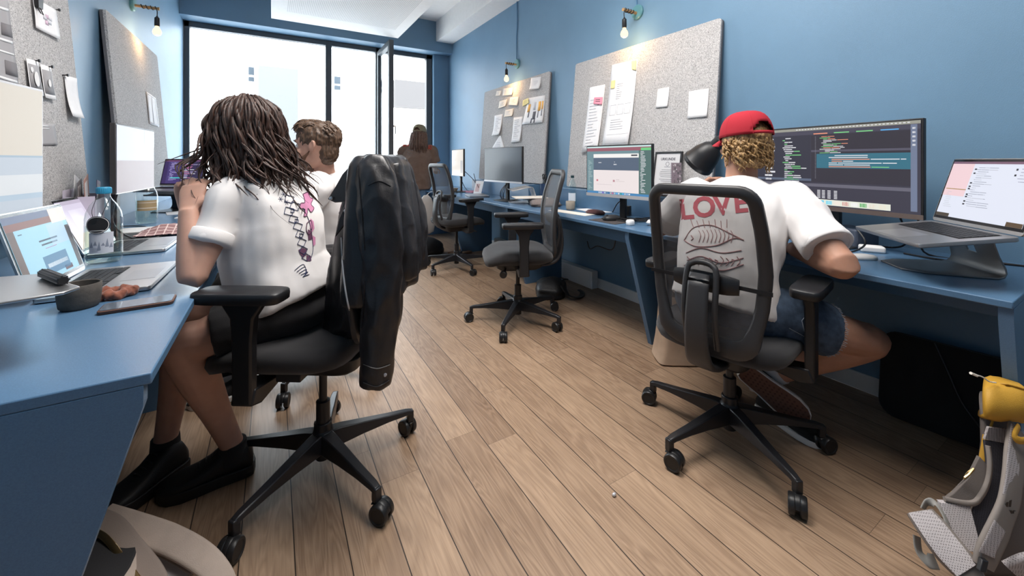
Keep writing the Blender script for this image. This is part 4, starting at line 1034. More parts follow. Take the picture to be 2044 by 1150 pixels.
# soft grey laptop sleeve with papers
sl = thing('laptop_sleeve', 'plump grey laptop bag lying flat on the desk behind empty chair', 'bag', (2.13, 2.98, ZD), 62)
b = MB(); b.loft([ring_xy(.185, .125, .0, 32, .35), ring_xy(.195, .135, .012, 32, .35), ring_xy(.19, .13, .034, 32, .38), ring_xy(.165, .11, .052, 32, .45), ring_xy(.10, .06, .060, 32, .6)])
b.build('bag_body', mat('taupe_felt', (.20, .165, .155), .95, var=.1, vscale=90), sl, ang=180)
MB().tube([(-.19, -.13, .018), (.19, -.13, .018), (.19, .13, .018), (-.19, .13, .018)], .005, 8, closed=True, sub=1).build('piping', m_seat, sl)
b = MB(Matrix.Rotation(math.radians(10), 4, 'Z')); b.box(-.14, .10, -.145, .05, .056, .060); o = MB(Matrix.Translation((2.05, 3.10, ZD+.062)) @ Matrix.Rotation(math.radians(70), 4, 'Z')).box(-.11, .11, -.15, .15, 0, .006).build('envelope', m_paper_c); tag(o, 'cream envelope lying on the plump grey laptop bag', 'envelope')
tag(MB(Matrix.Translation((1.985, 2.42, ZD)) @ Matrix.Rotation(math.radians(96), 4, 'Z')).box(-.20, .20, -.055, .055, 0, .003).build('paper_strip', m_paper_c), 'cream paper strip at the desk edge between cup and mouse', 'paper')
tag(MB(Matrix.Translation((2.22, 2.42, ZD)) @ Matrix.Rotation(math.radians(80), 4, 'Z')).box(-.14, .14, -.08, .08, 0, .003).build('paper_sheet', m_paper), 'white sheet behind the maroon pouch', 'paper')
b = MB(Matrix.Translation((2.10, 2.27, ZD)) @ Matrix.Rotation(math.radians(100), 4, 'Z')); b.loft([ring_xy(.07, .035, 0, 24, .5), ring_xy(.078, .042, .012, 24, .5), ring_xy(.06, .03, .028, 24, .6), ring_xy(.02, .01, .034, 24, .8)])
tag(b.build('pouch', mat('maroon_leather', (.10, .035, .035), .45, bump=.2, bscale=150), ang=180), 'maroon leather pouch on the desk left of the webpage monitor foot', 'pouch')
tag(MB(Matrix.Translation((1.94, 1.945, ZD)) @ Matrix.Rotation(math.radians(92), 4, 'Z')).loft([rrect2(.24, .19, 0, .006), rrect2(.24, .19, .003, .006)]).build('mouse_pad', mat('brown_grey_pad', (.055, .047, .047), .8)), 'dark brown mouse pad at the front of the right desk', 'mouse pad')
def mouse(label, x, y, z, rot, L_, W_, H_, m, wheel=None):
    r = thing('mouse', label, 'mouse', (x, y, z), rot); b = MB()
    b.loft([[(p[0], p[1], zz) for p in ring_xy(W_*k, L_*k2, 0, 24, .75)] for zz, k, k2 in ((0, .94, .95), (.004, 1, 1), (H_*.5, .96, .97), (H_*.82, .72, .80), (H_, .28, .35))]); b.build('mouse_body', m, r, ang=180)
    if wheel: MB().lathe([(0, -.004), (.009, -.004), (.009, .004), (0, .004)], 16, (0, L_*.55, H_*.82), (1, 0, 0)).build('scroll_wheel', wheel, r)
    return r
mouse('black mouse on the brown mouse pad', 1.955, 1.955, ZD+.003, 75, .062, .035, .036, m_black, m_seat)
mouse('white mouse beside the right elbow of person in red cap', *on_z(1719, 513, ZD+.008)[:2], ZD, 50, .056, .029, .021, mat('white_gloss', (.80, .79, .78), .2))
b = MB(Matrix.Translation((*on_z(1258, 450, ZD)[:2], ZD))); b.loft([ring_xy(.022, .016, 0, 20, .6), ring_xy(.026, .020, .008, 20, .6), ring_xy(.026, .020, .028, 20, .6), ring_xy(.02, .014, .036, 20, .7)])
tag(b.build('earphone_case', mat('white_gloss', (.8, .8, .8), .2), ang=180), 'small white earphone case on the desk right of black mouse', 'case')
p = on_z(1312, 452, ZD); gp = thing('holder', 'white plastic holder near left elbow of person in red cap', 'holder', (p.x, p.y, ZD), -60)
b = MB(); b.loft([ring_xy(.06, .03, .014, 24, .5), ring_xy(.065, .035, .022, 24, .5), ring_xy(.055, .028, .036, 24, .6)]); b.build('tray', m_trim, gp, ang=180)
for x in (-.04, .04): MB().lathe([(.010, 0), (.007, .02), (0, .02)], 12, (x, 0, 0)).build('foot', m_trim, gp)
# folded silver laptop on a small stand, right of the webpage monitor
fs_ = thing('laptop_stand', 'small silver stand half hidden by the backrest, right of the webpage monitor', 'laptop stand', (2.16, 1.52, ZD), 0, 'bent metal laptop stands')
M_ = frame((2.16, 1.52, ZD), (-.2, -.98, 0))
b = MB(M_); b.box(-.10, .10, -.10, .12, 0, .005); b.build('foot_plate', m_alu, fs_, world=True)
b = MB(M_); b.prism([(-.09, .12, 0), (-.09, .11, 0), (-.09, .06, .10), (-.09, .07, .10)], (.18, 0, 0)); b.prism([(-.10, .07, .10), (-.10, -.10, .06), (-.10, -.10, .066), (-.10, .07, .106)], (.20, 0, 0)); b.build('raised_plate', m_alu, fs_, bevel=.001, world=True)
cl_ = thing('laptop', 'closed silver laptop on small stand behind the left shoulder of red cap person', 'laptop', (2.16, 1.52, ZD+.10), 0, 'laptops')
b = MB(M_ @ Matrix.Translation((0, -.02, .092)) @ Matrix.Rotation(math.radians(13.2), 4, 'X')); b.loft([rrect2(.30, .21, 0, .012), rrect2(.304, .214, .004, .012), rrect2(.304, .214, .013, .012), rrect2(.30, .21, .015, .012)]); b.build('shell', m_alu, cl_, world=True)
tag(MB(M_ @ Matrix.Translation((.02, -.17, .0)) @ Matrix.Rotation(math.radians(28), 4, 'Z')).prism([(-.06, -.03, 0), (.06, -.03, 0), (.06, .03, .035), (-.06, .03, .035)], (0, 0, .008)).build('notebook', m_trim, bevel=.002), 'small tilted white notebook leaning on cables below the folded laptop', 'notebook')
# cable tangle by the webpage monitor
rd = random.Random(4)
for i in range(4):
    pts = []; cx_, cy_ = 2.05+.06*(i % 2), 1.86-.06*i
    for k in range(9): pts.append((cx_+.075*math.cos(k*1.3+i)*(1+.2*rd.random()), cy_+.07*math.sin(k*1.3+i), ZD+.006+.018*rd.random()+.004*i))
    pts.append((2.30, 1.9-.05*i, ZD+.006))
    cable('one of the black cables tangled in front of the webpage monitor foot', pts, .003, group='tangled cables below the webpage monitor')
ad = thing('power_adapter', 'black power adapter standing behind the maroon pouch', 'adapter', (2.22, 2.07, ZD), 20); MB().box(-.02, .02, -.03, .03, 0, .075).build('adapter_body', m_black, ad, bevel=.004)
MB().tube([(0, 0, .075), (-.01, .02, .11), (-.02, .06, .09), (-.02, .10, .02)], .0035, 7, sub=4).build('lead', m_cable, ad)
# framed certificate and acrylic award on the ledge
M_ = frame((2.322, 1.828, .897), (-.03, -1, 0)) @ Matrix.Rotation(math.radians(-9), 4, 'X')
ce = thing('certificate', 'black framed certificate headed URKUNDE standing on the blue ledge', 'certificate', (2.322, 1.828, .897))
b = MB(M_); w_, h_ = .225, .315
b.box(-w_/2, w_/2, 0, .016, 0, .012); b.box(-w_/2, w_/2, 0, .016, h_-.012, h_); b.box(-w_/2, -w_/2+.012, 0, .016, .012, h_-.012); b.box(w_/2-.012, w_/2, 0, .016, .012, h_-.012); b.build('frame', m_black, ce, bevel=.001, world=True)
b = MB(M_); b.box(-w_/2+.01, w_/2-.01, .006, .012, .01, h_-.01); b.build('sheet', mat('certificate_paper', (.62, .61, .62), .4), ce, world=True)
b = text_mb('URKUNDE', .026, M_ @ Matrix.Translation((0, .0055, .262)), bold=.0006)
b.M = M_
for i, (zz, ww) in enumerate([(.205, .05), (.185, .09), (.172, .11), (.160, .12), (.148, .12), (.136, .10), (.118, .12), (.106, .09), (.05, .06), (.04, .05)]): b.box(-ww/2-(.03 if i > 7 else 0), ww/2-(.03 if i > 7 else 0), .0055, .0059, zz, zz+.0025)
seal = [(.014*math.cos(2*PI*i/24), .0055, .228+.0*i+.014*math.sin(2*PI*i/24)) for i in range(24)]
b.tube(seal, .0012, 6, closed=True); b.build('lettering', m_ink, ce, world=True)
aw = thing('award', 'clear acrylic award block in front of the certificate', 'award', (2.285, 1.70, .897)); M_ = frame((2.285, 1.70, .897), (.25, -1, 0))
MB(M_).box(-.035, .035, -.006, .014, 0, .235).build('acrylic_block', plain_glass('acrylic', (.90, .88, .9)), aw, bevel=.002, world=True)
b = MB(M_); rd = random.Random(2)
for i in range(60):
    x, z = rd.uniform(-.030, .026), rd.uniform(.01, .22); s_ = rd.uniform(.003, .012); b.m = rd.choice((0, 0, 0, 1)); b.quad((x, .004, z), (x+s_, .004, z), (x+s_, .004, z+s_*1.4), (x, .004, z+s_*1.4))
b.m = 2; b.quad((-.033, .005, .002), (.033, .005, .002), (.033, .005, .232), (-.033, .005, .232)); b.build('printed_inlay', [m_dgrey, m_pale, mat('mauve_inlay', (.30, .25, .28), .6)], aw, world=True)
# black desk lamp behind the red cap
dlm = thing('desk_lamp', 'black metal desk lamp with its shade beside the red cap', 'lamp', (2.36, 1.40, ZD))
MB().lathe([(0, 0), (.085, 0), (.085, .012), (.075, .022), (.015, .026), (0, .026)], 30).build('base', m_black, dlm)
p_sh = at(1403, 316, 2.36); p_top = at(1440, 279, 2.27)
b = MB(); b.tube([(2.36, 1.40, ZD+.02), (2.40, 1.38, 1.02), (2.38, 1.36, 1.10)], .008, 8); b.tube([(2.38, 1.36, 1.10), (p_top.x+.06, p_top.y-.04, p_top.z+.07), tuple(p_top)], .008, 8); b.build('arm', m_black, dlm, world=True)
ax_ = (p_top-p_sh).normalized(); b = MB()
b.lathe([(.088, -.055), (.092, -.05), (.092, -.03), (.086, -.024), (.078, .03), (.055, .085), (.034, .105), (.034, .150), (.026, .156), (.026, .175), (0, .178)], 32, p_sh, ax_, cap=False); b.build('lamp_shade', m_black, dlm, world=True, solid=.002)
# pen pots, small card easel, speaker, dark closed laptop
pp = thing('pen_pot', 'dark blue pen pot with scissors under the right corner of the far board', 'pen pot', (2.325, 3.30, .897) if False else (2.37, 3.32, ZD))
MB().lathe([(0, 0), (.04, 0), (.04, .17), (.037, .17), (.037, .006), (0, .006)], 24, cap=False).build('pot', mat('navy_pot', (.02, .05, .12), .5), pp)
for q in (0, 1):
    sc = thing('scissors' if q == 0 else 'marker', ('black handled scissors standing in the navy pen pot', 'black marker standing in the navy pen pot')[q], ('scissors', 'marker')[q], (2.37, 3.32, ZD+.007))
    b = MB()
    if q == 0:
        for s in (-1, 1): b.tube([(0, -.012*s-.01, .215)]+[(0, -.01-s*.018+.018*math.cos(t), .235+.026*math.sin(t)) for t in [2*PI*i/12 for i in range(12)]][1:], .0055, 8, closed=True)
        b.box(-.002, .002, -.018, -.004, .01, .21)
        b.build('handles', m_black, sc)
    else: MB().tube([(.01, .0, .0), (.012, -.03, .24)], .007, 10).build('barrel', m_black, sc)
ea = thing('card_easel', 'small pale card on an easel beside the dark speaker', 'card', (2.13, 4.38, ZD), 0)
M_ = frame((2.13, 4.38, ZD), (.35, -.94, 0)) @ Matrix.Rotation(math.radians(-18), 4, 'X')
MB(M_).box(-.065, .065, 0, .004, .004, .165).build('card', m_paper, ea, world=True); MB(M_).box(-.045, .02, -.001, 0, .03, .13).build('picture', mat('pink_print', (.62, .45, .45), .7), ea, world=True)
MB().tube([(2.135, 4.38, ZD+.12), (2.19, 4.40, ZD)], .004, 6).build('prop', m_black, ea, world=True)
tag(MB(Matrix.Translation((2.36, 4.58, ZD))).lathe([(0, 0), (.046, 0), (.05, .004), (.05, .135), (.046, .14), (0, .14)], 28).build('speaker', m_black), 'black cylinder speaker behind the card easel', 'speaker')
dl_ = thing('laptop', 'closed dark laptop lying flat before the card easel', 'laptop', (2.0, 4.12, ZD), 75, 'laptops'); b = MB(); b.loft([rrect2(.33, .22, .002, .012), rrect2(.336, .226, .006, .012), rrect2(.336, .226, .016, .012), rrect2(.33, .22, .018, .012)]); b.build('shell', m_lap, dl_)
tag(MB(Matrix.Translation((2.21, 4.72, ZD)) @ Matrix.Rotation(.3, 4, 'Z')).box(-.08, .08, -.10, .10, 0, .012).build('book', mat('pink_cover', (.60, .25, .33), .6), bevel=.001), 'thin pink book behind the beige bowl', 'book')
for i, pts in enumerate([[(2.08, 4.83, 1.0), (2.13, 4.80, .85), (2.17, 4.74, .76), (2.25, 4.68, .75), (2.32, 4.75, .75), (2.22, 4.66, .98)], [(2.10, 4.70, 1.02), (2.2, 4.62, .9), (2.26, 4.6, .78), (2.3, 4.5, .745)]]):
    cable(('black cable looping below the slim white monitor', 'black cable behind the slim white monitor')[i], pts, .004)
for i in range(3): cable('one of the cables looped through the empty silver stand', [(1.99, 3.40, .93), (2.02-.02*i, 3.52, .84), (2.04, 3.56+.02*i, .75), (2.06, 3.42, .75), (2.12, 3.30+.03*i, .79), (2.16, 3.36, .76), (2.32, 3.45, .745)], .004, group='cables looped through the silver stand', m=m_alu_d if i == 1 else m_cable)
# dock, adapter, dish and cables beside the large monitor
p = on_z(1712, 500, ZD); dk_ = thing('dock', 'dark blue grey docking box behind the open laptop on the dark stand', 'dock', (2.36, .79, ZD), -25)
b = MB(); b.box(-.06, .06, -.075, .075, 0, .088); b.build('dock_body', mat('slate_plastic', (.06, .075, .11), .45), dk_, bevel=.01, seg=3)
b = MB(); b.box(-.0612, -.0604, .012, .034, .042, .064); b.box(-.0612, -.0604, .040, .044, .042, .064); b.build('emblem', m_pic2, dk_)
pa = thing('power_adapter', 'white power adapter lying in front of the dark docking box', 'adapter', (2.265, .69, ZD), 30); MB().box(-.028, .028, -.042, .042, 0, .028).build('adapter_body', m_trim, pa, bevel=.008, seg=3)
MB().tube([(.036, 0, .016), (.08, -.02, .01), (.12, -.08, .006)], .003, 7, sub=3).build('lead', m_cable, pa)
b = MB(Matrix.Translation((2.215, .88, ZD))); b.lathe([(0, 0), (.030, 0), (.044, .012), (.046, .014), (.042, .011), (.028, .004), (0, .004)], 28, cap=False); tag(b.build('dish', mat('yellow_brass', (.45, .36, .10), .3, metal=.5)), 'small yellow dish at the foot of the big code monitor', 'dish')
for i, pts in enumerate([[(2.33, .98, .90), (2.38, .93, .80), (2.34, .85, .75), (2.27, .83, .75)], [(2.30, .62, .94), (2.36, .60, .80), (2.40, .66, .75), (2.44, .80, .75)], [(2.26, .55, .94), (2.34, .55, .84), (2.38, .54, .745), (2.42, .35, .745), (2.43, .27, .745)], [(2.13, .70, .855), (2.10, .66, .80), (2.13, .72, .75), (2.19, .80, .745), (2.26, .86, .745)], [(2.32, .60, .745), (2.30, .46, .745), (2.40, .36, .745), (2.44, .26, .745)], [(2.40, 1.15, .90), (2.42, 1.1, .78), (2.36, 1.02, .745), (2.30, .95, .745)]]):
    cable(('black cable hanging left of the code monitor post', 'black cable behind the docking box', 'black cable hanging from the code monitor to the desk end', 'black cable plugged in the open laptop, dropping to the desk', 'black cable on the desk behind the dark laptop stand', 'black cable hanging from the left end of the code monitor')[i], pts, .0038)
cable('black cable hanging below the desk apron in the middle bay', [(2.05, 2.02, .70), (2.06, 2.02, .60), (2.10, 2.10, .50), (2.20, 2.35, .47), (2.30, 2.55, .40), (2.42, 2.72, .42)], .004)

# ------------------------------------------------------------------ things on the floor
tb = thing('trunking', 'white cable trunking box along the wall under the right desk', 'trunking', (2.47, 3.6, .0)); MB().box(2.43, XW-.018, 2.67, 4.50, .0, .155).build('trunk', m_trim, tb, bevel=.004, world=True); MB().box(2.426, 2.43, 2.69, 4.48, .02, .145).build('cover', m_trim, tb, bevel=.001, world=True)
m_kraft = mat('kraft_paper', (.46, .33, .235), .85, var=.08, vscale=14, bump=.4, bscale=25)
kb = thing('paper_bag', 'crumpled brown paper bag on the floor against the desk leg', 'bag', (2.03, 1.46, 0), -32)
rings = []
for z, wx, wy in ((0, .155, .085), (.01, .165, .095), (.05, .15, .09), (.12, .145, .08), (.20, .14, .075), (.28, .135, .07), (.34, .13, .06), (.375, .13, .055)):
    rr_ = ring_xy(wx, wy, z, 40, .28); rings.append([(x+.010*noise.noise(V((x*14, y*14, z*9))), y+.016*noise.noise(V((x*11+5, y*11, z*8))), zz+(.012*noise.noise(V((x*9, y*9, 3))) if z > .3 else 0)) for x, y, zz in rr_])
rin = [[(x*.97, y*.94, z) for x, y, z in r] for r in rings[::-1][:5]]
b = MB(); b.loft(rings+rin); b.build('bag_body', m_kraft, kb, ang=30)
b = MB(); b.tube([(-.05, -.058, .36), (-.045, -.075, .40), (-.02, -.09, .39), (.02, -.09, .385), (.045, -.075, .39), (.05, -.058, .355)], (.006, .003), 8, sub=4); b.build('handle', m_kraft, kb)
# black portfolio leaning under the desk end
pf = thing('portfolio', 'large black soft portfolio case leaning on the wall under the right desk', 'portfolio case', (2.40, .44, 0))
M_ = frame((2.375, .487, 0.004), (.10, -1, 0)) @ Matrix.Rotation(math.radians(-12), 4, 'X')
def rr3(w, h, y, r, k=0):
    out = []
    for cx, cz, a0 in ((w/2-r, h-r, 0), (-w/2+r, h-r, 90), (-w/2+r, r, 180), (w/2-r, r, 270)):
        for i in range(7):
            a = math.radians(a0+15*i); out.append((cx+(r-k)*math.cos(a), y, cz+(r-k)*math.sin(a)))
    return out
b = MB(M_); b.loft([rr3(.415, .36, 0, .06, .02), rr3(.42, .362, .006, .06), rr3(.42, .362, .030, .06), rr3(.415, .36, .036, .06, .02)]); b.build('case_body', mat('black_neoprene', (.012, .011, .012), .85, bump=.1, bscale=500, sheen=.1), pf, world=True, ang=60)
b = MB(M_); b.tube(rr3(.422, .364, .018, .06), .003, 6, closed=True); b.build('zipper', m_black, pf, world=True)
b = MB(M_)
b.tube([(-.04, -.002, .36), (.0, -.004, .26), (.05, -.004, .14), (.14, -.002, .03)], (.004, .003), 6, sub=5); b.build('seam', m_black, pf, world=True)
# black bag under the middle desk
m_nylon = mat('black_nylon', (.016, .016, .018), .45, bump=.5, bscale=60)
def soft_bag(name, label, c, size, rot, m, seed, cat='bag'):
    r = thing(name, label, cat, (c[0], c[1], 0), rot); b = MB(); rings = []
    for t in range(9):
        k = t/8; f = math.sin(PI*min(1, .12+k*.88))**.45 if k < 1 else .15
        f = interp([(0, .92), (.15, 1), (.5, .95), (.8, .7), (1, .12)], k)
        rings.append([(x+.02*noise.noise(V((x*12+seed, y*12, k*5))), y+.02*noise.noise(V((x*12, y*12+seed, k*5))), max(.002, size[2]*k+.015*noise.noise(V((x*10, y*10, seed+k*3)))*(k > .1))) for x, y, _ in ring_xy(size[0]*f/2, size[1]*f/2, 0, 36, .6)])
    b.loft(rings); b.build('bag_body', m, r, ang=180); return r
bg1 = soft_bag('backpack', 'black backpack lying on the floor behind the empty mid chair', (2.06, 2.78), (.36, .26, .14), 50, m_nylon, 3)
MB().tube([(-.10, -.10, .10), (-.16, -.16, .04), (-.10, -.24, .012), (.02, -.27, .010), (.09, -.24, .012)], [(.02, .004)]*5, 8, sub=5, up=(0, 0, 1)).build('strap', m_nylon, bg1)
MB().tube([(.0, -.1, .12), (.05, -.14, .11), (.10, -.12, .10)], (.012, .004), 8, sub=4, up=(0, 0, 1)).build('grab_handle', m_nylon, bg1)
soft_bag('jacket', 'crumpled black puffer jacket on the floor by the far chair', (1.60, 4.72), (.42, .34, .22), 20, m_nylon, 8, 'jacket')
tag(MB(Matrix.Translation((1.98, 4.55, 0)) @ Matrix.Rotation(.3, 4, 'Z')).box(-.12, .12, -.09, .09, 0, .025).build('parcel', mat('cardboard', (.22, .13, .08), .85), bevel=.003), 'flat brown cardboard parcel on the floor behind the mid chair', 'parcel')
tag(MB(Matrix.Translation((*on_z(1226, 991, 0)[:2], 0))).ell((0, 0, .006), (.008, .006, .006), 14, 10).build('earplug', m_silver), 'tiny silver earplug lying alone on the floorboards', 'earplug')
# beige backpack under the near end of the left desk
m_beige = mat('beige_canvas', (.48, .39, .33), .9, var=.05, vscale=30, bump=.25, bscale=500); m_taupe = mat('taupe_canvas', (.27, .215, .185), .9, bump=.25, bscale=500)
bb_ = thing('backpack', 'open beige backpack on the floor under the near end of the left desk', 'bag', (-.34, 1.34, 0))
b = MB(); rings = []
for k, f, z in ((0, .92, .002), (.1, 1, .03), (.4, .98, .07), (.7, .92, .10), (.85, .84, .12)):
    rings.append([(-.44+x+.008*noise.noise(V((x*9, y*9, k))), 1.36+y, z) for x, y, _ in ring_xy(.165*f, .165*f, 0, 36, .7)])
b.loft(rings, cap=True); b.build('bag_body', m_beige, bb_, world=True, ang=180)
b = MB(); b.loft([[(-.43+x, 1.385+y, .1195) for x, y, _ in ring_xy(.125, .115, 0, 30, .8)], [(-.43+x, 1.385+y, .124) for x, y, _ in ring_xy(.12, .11, 0, 30, .8)]]); b.build('dark_lining', m_black_soft, bb_, world=True)
def band(name, pts, w, t, m, parent, up, sub=6, pw=.5): return MB().tube(pts, [(w, t)]*len(pts) if not isinstance(w, list) else [(q, t) for q in w], 12, sub=sub, up=up, power=pw).build(name, m, parent, world=True, ang=60)
band('flap_edge', [at(170, 1030, 1.13), at(215, 1048, 1.11), at(255, 1095, 1.05), at(300, 1155, 1.00), at(320, 1220, .96)], .028, .006, m_taupe, bb_, (-.4, .2, 1))
band('zipper', [at(160, 1050, 1.10), at(205, 1070, 1.07), at(240, 1110, 1.03), at(280, 1165, .985)], .007, .004, m_brass, bb_, (-.4, .2, 1))
band('shoulder_strap', [at(205, 1030, 1.15), at(262, 1052, 1.12), at(340, 1078, 1.09), at(405, 1115, 1.06), at(445, 1160, 1.035), at(455, 1200, 1.02)], [.03, .034, .032, .030, .026, .022], .009, m_beige, bb_, (.1, -.5, .6))
band('strap_lining', [at(262, 1066, 1.115), at(340, 1092, 1.085), at(400, 1128, 1.055)], .024, .004, m_taupe, bb_, (.1, -.5, .6))
band('inner_flap', [at(245, 1075, 1.13), at(300, 1110, 1.09), at(345, 1150, 1.05), at(370, 1200, 1.02)], .030, .005, mat('pale_lining', (.50, .46, .45), .8), bb_, (0, -.3, 1))

# yellow and grey hiking backpack at the right edge
m_yel = mat('yellow_nylon', (.55, .30, .035), .6, bump=.2, bscale=400); m_tau = mat('grey_brown_nylon', (.135, .115, .105), .75, bump=.2, bscale=500)
m_netl = tiles_net('light_spacer_net', (.50, .46, .46), (.16, .14, .14), 260); m_netd = tiles_net('dark_spacer_net', (.045, .043, .055), (.012, .012, .016), 300)
Rv, Fv = V((math.cos(YAW), -math.sin(YAW), 0)), V((math.sin(YAW), math.cos(YAW), 0))
def cp(l, d, z): return Rv*l+Fv*d+V((0, 0, z))
hb_ = thing('hiking_backpack', 'yellow and grey hiking backpack on the floor at the right picture edge', 'backpack', cp(1.42, 1.16, 0))
def pack(rows, n=40, pw=.55, wob=0):
    rings = []
    for z, l0, l1, d0, dep in rows:
        ring = []
        for x, y, _ in ring_xy(1, 1, 0, n, pw):
            t = (y+1)/2; d = d0+dep*t; l = lerp(l0+1.17*dep*t, l1, (x+1)/2)
            ring.append(cp(l, d, z+wob*noise.noise(V((l*30, d*30, z*25)))))
        rings.append(ring)
    return MB().loft(rings)
pack([(.002, 1.27, 1.46, 1.085, .09), (.03, 1.255, 1.46, 1.075, .10), (.10, 1.255, 1.46, 1.085, .10), (.17, 1.265, 1.46, 1.10, .10), (.215, 1.30, 1.46, 1.115, .095), (.30, 1.335, 1.46, 1.135, .09), (.40, 1.35, 1.46, 1.15, .08), (.43, 1.36, 1.46, 1.16, .07)]).build('pack_body', m_tau, hb_, world=True, ang=180)
pack([(.392, 1.345, 1.475, 1.15, .06), (.405, 1.325, 1.475, 1.12, .09), (.435, 1.30, 1.475, 1.10, .10), (.462, 1.305, 1.475, 1.105, .10), (.488, 1.325, 1.475, 1.12, .085), (.498, 1.36, 1.47, 1.14, .05)], pw=.6, wob=.008).build('lid', m_yel, hb_, world=True, ang=180)
b = MB(); b.tube([at(1985, 768, 1.16), at(2010, 767, 1.14), at(2060, 782, 1.13)], (.004, .003), 8, sub=3); b.build('lid_zipper', m_yel, hb_, world=True)
b = MB(); b.tube([at(1988, 764, 1.14), at(1975, 762, 1.13), at(1960, 752, 1.12), at(1940, 747, 1.115)], .0018, 6, sub=3); b.tube([at(1950, 750, 1.118), at(1938, 745, 1.114)], .004, 6); b.build('zip_cord', m_paper_c, hb_, world=True)
def gore(name, pts, m, thick=.006): return MB().prism([at(*p) for p in pts], Fv*thick).build(name, m, hb_, world=True, bevel=.001)
band('side_piping_yellow', [at(1978, 835, 1.155), at(1970, 862, 1.15), at(1966, 888, 1.145), at(1960, 920, 1.14)], .007, .006, m_yel, hb_, (1, 0, 0))
gore('top_net', [(1974, 853, 1.128), (2012, 858, 1.128), (2008, 886, 1.126), (1966, 878, 1.127)], m_netl)
gore('back_net', [(1966, 880, 1.126), (2030, 890, 1.124), (2030, 1000, 1.098), (1990, 1078, 1.062), (1950, 1075, 1.062), (1944, 1020, 1.085), (1962, 985, 1.10), (1972, 930, 1.118)], m_netd)
gore('side_panel', [(1956, 912, 1.118), (1973, 930, 1.108), (1968, 965, 1.10), (1955, 990, 1.092), (1940, 1006, 1.086), (1888, 998, 1.095), (1905, 985, 1.10), (1935, 955, 1.11)], m_tau, .008)
band('panel_piping', [at(1972, 890, 1.112), at(1976, 925, 1.10), at(1972, 960, 1.092), at(1958, 990, 1.084), at(1938, 1005, 1.08), at(1885, 996, 1.09)], .006, .005, mat('taupe_binding', (.23, .20, .18), .8), hb_, (0, -1, .3))
m_bind = mat('taupe_binding', (.23, .20, .18), .8)
sp_ = [(2030, 858, 1.12), (2026, 900, 1.09), (2022, 950, 1.06), (2014, 1000, 1.03), (1996, 1050, 1.00), (1975, 1095, .985), (1962, 1130, .98)]
st_ = band('shoulder_strap', [at(*p) for p in sp_], [.033, .034, .034, .035, .034, .032, .026], .007, m_bind, hb_, tuple(-Fv))
band('strap_net', [at(u-1, v, d-.0078) for u, v, d in sp_[:4]], .024, .0015, m_netl, st_, tuple(-Fv))
band('lower_strap_net', [at(u, v, d-.0078) for u, v, d in sp_[4:6]+[(1970, 1108, .983)]], .021, .0015, m_netl, st_, tuple(-Fv))
rS = at(2010, 1015, 1.012)
b = text_mb('deuter', .016, frame(rS+V((0, 0, -.008)), Rv), bold=.0003); b.M = None
for i in range(3): b.prism([rS+Rv*(-.012+.008*i)+V((0, 0, .004)), rS+Rv*(-.006+.008*i)+V((0, 0, .004)), rS+Rv*(-.004+.008*i)+V((0, 0, .012+.005*i)), rS+Rv*(-.010+.008*i)+V((0, 0, .010+.005*i))], -Fv*.0006)
b.build('emblem', m_black, st_, world=True)
gore('lumbar_net', [(1878, 1004, 1.085), (1936, 1008, 1.08), (1950, 1060, 1.055), (1962, 1108, 1.03), (1925, 1098, 1.035), (1900, 1060, 1.055)], m_netl, .012)
hp = [(1836, 1022, 1.075), (1862, 1055, 1.045), (1892, 1095, 1.015), (1930, 1140, .985), (1945, 1170, .97)]
hf_ = band('hip_fin', [at(*p) for p in hp], [.036, .042, .042, .036, .03], .009, m_bind, hb_, tuple(-Fv+V((0, 0, .3))))
band('hip_net', [at(u, v-1, d-.0105) for u, v, d in hp[:4]], [.031, .036, .036, .03], .0015, m_netl, hf_, tuple(-Fv+V((0, 0, .3))))
band('webbing_loop', [at(1842, 1016, 1.10), at(1850, 1004, 1.10), at(1868, 1006, 1.09), at(1885, 1030, 1.07), at(1895, 1060, 1.05)], .010, .002, mat('grey_webbing', (.30, .29, .27), .8), hb_, (0, -1, .5))
band('webbing_tail', [at(1830, 1070, 1.075), at(1834, 1100, 1.06), at(1850, 1118, 1.045), at(1870, 1122, 1.035)], .016, .002, mat('grey_webbing', (.30, .29, .27), .8), hb_, (0, -1, .5))
b = MB(); b.tube([at(1925, 957, 1.10), at(1930, 945, 1.098), at(1944, 936, 1.095)], .0022, 6, sub=3); b.tube([at(1944, 936, 1.095), at(1934, 948, 1.09), at(1926, 954, 1.09)], .003, 6); b.build('zip_pull', m_brass, hb_, world=True)
MB().ell(at(1908, 990, 1.13), (.016, .012, .010), 14, 8).build('side_pocket', m_yel, hb_, world=True)
band('right_fin', [at(2020, 1140, .99), at(2050, 1128, .98), at(2085, 1130, .97)], .03, .008, m_netl, hb_, tuple(-Fv))
MB().tube([at(2033, 852, 1.105), at(2026, 868, 1.085), at(2036, 880, 1.08), at(2060, 876, 1.08)], (.010, .004), 8, sub=4, up=tuple(-Fv)).build('haul_loop', m_yel, hb_, world=True)
MB().prism([at(1962, 1118, .965), at(1975, 1122, .965), at(1970, 1146, .955), at(1957, 1142, .955)], Fv*.01).build('buckle', m_black, hb_, world=True, bevel=.002)
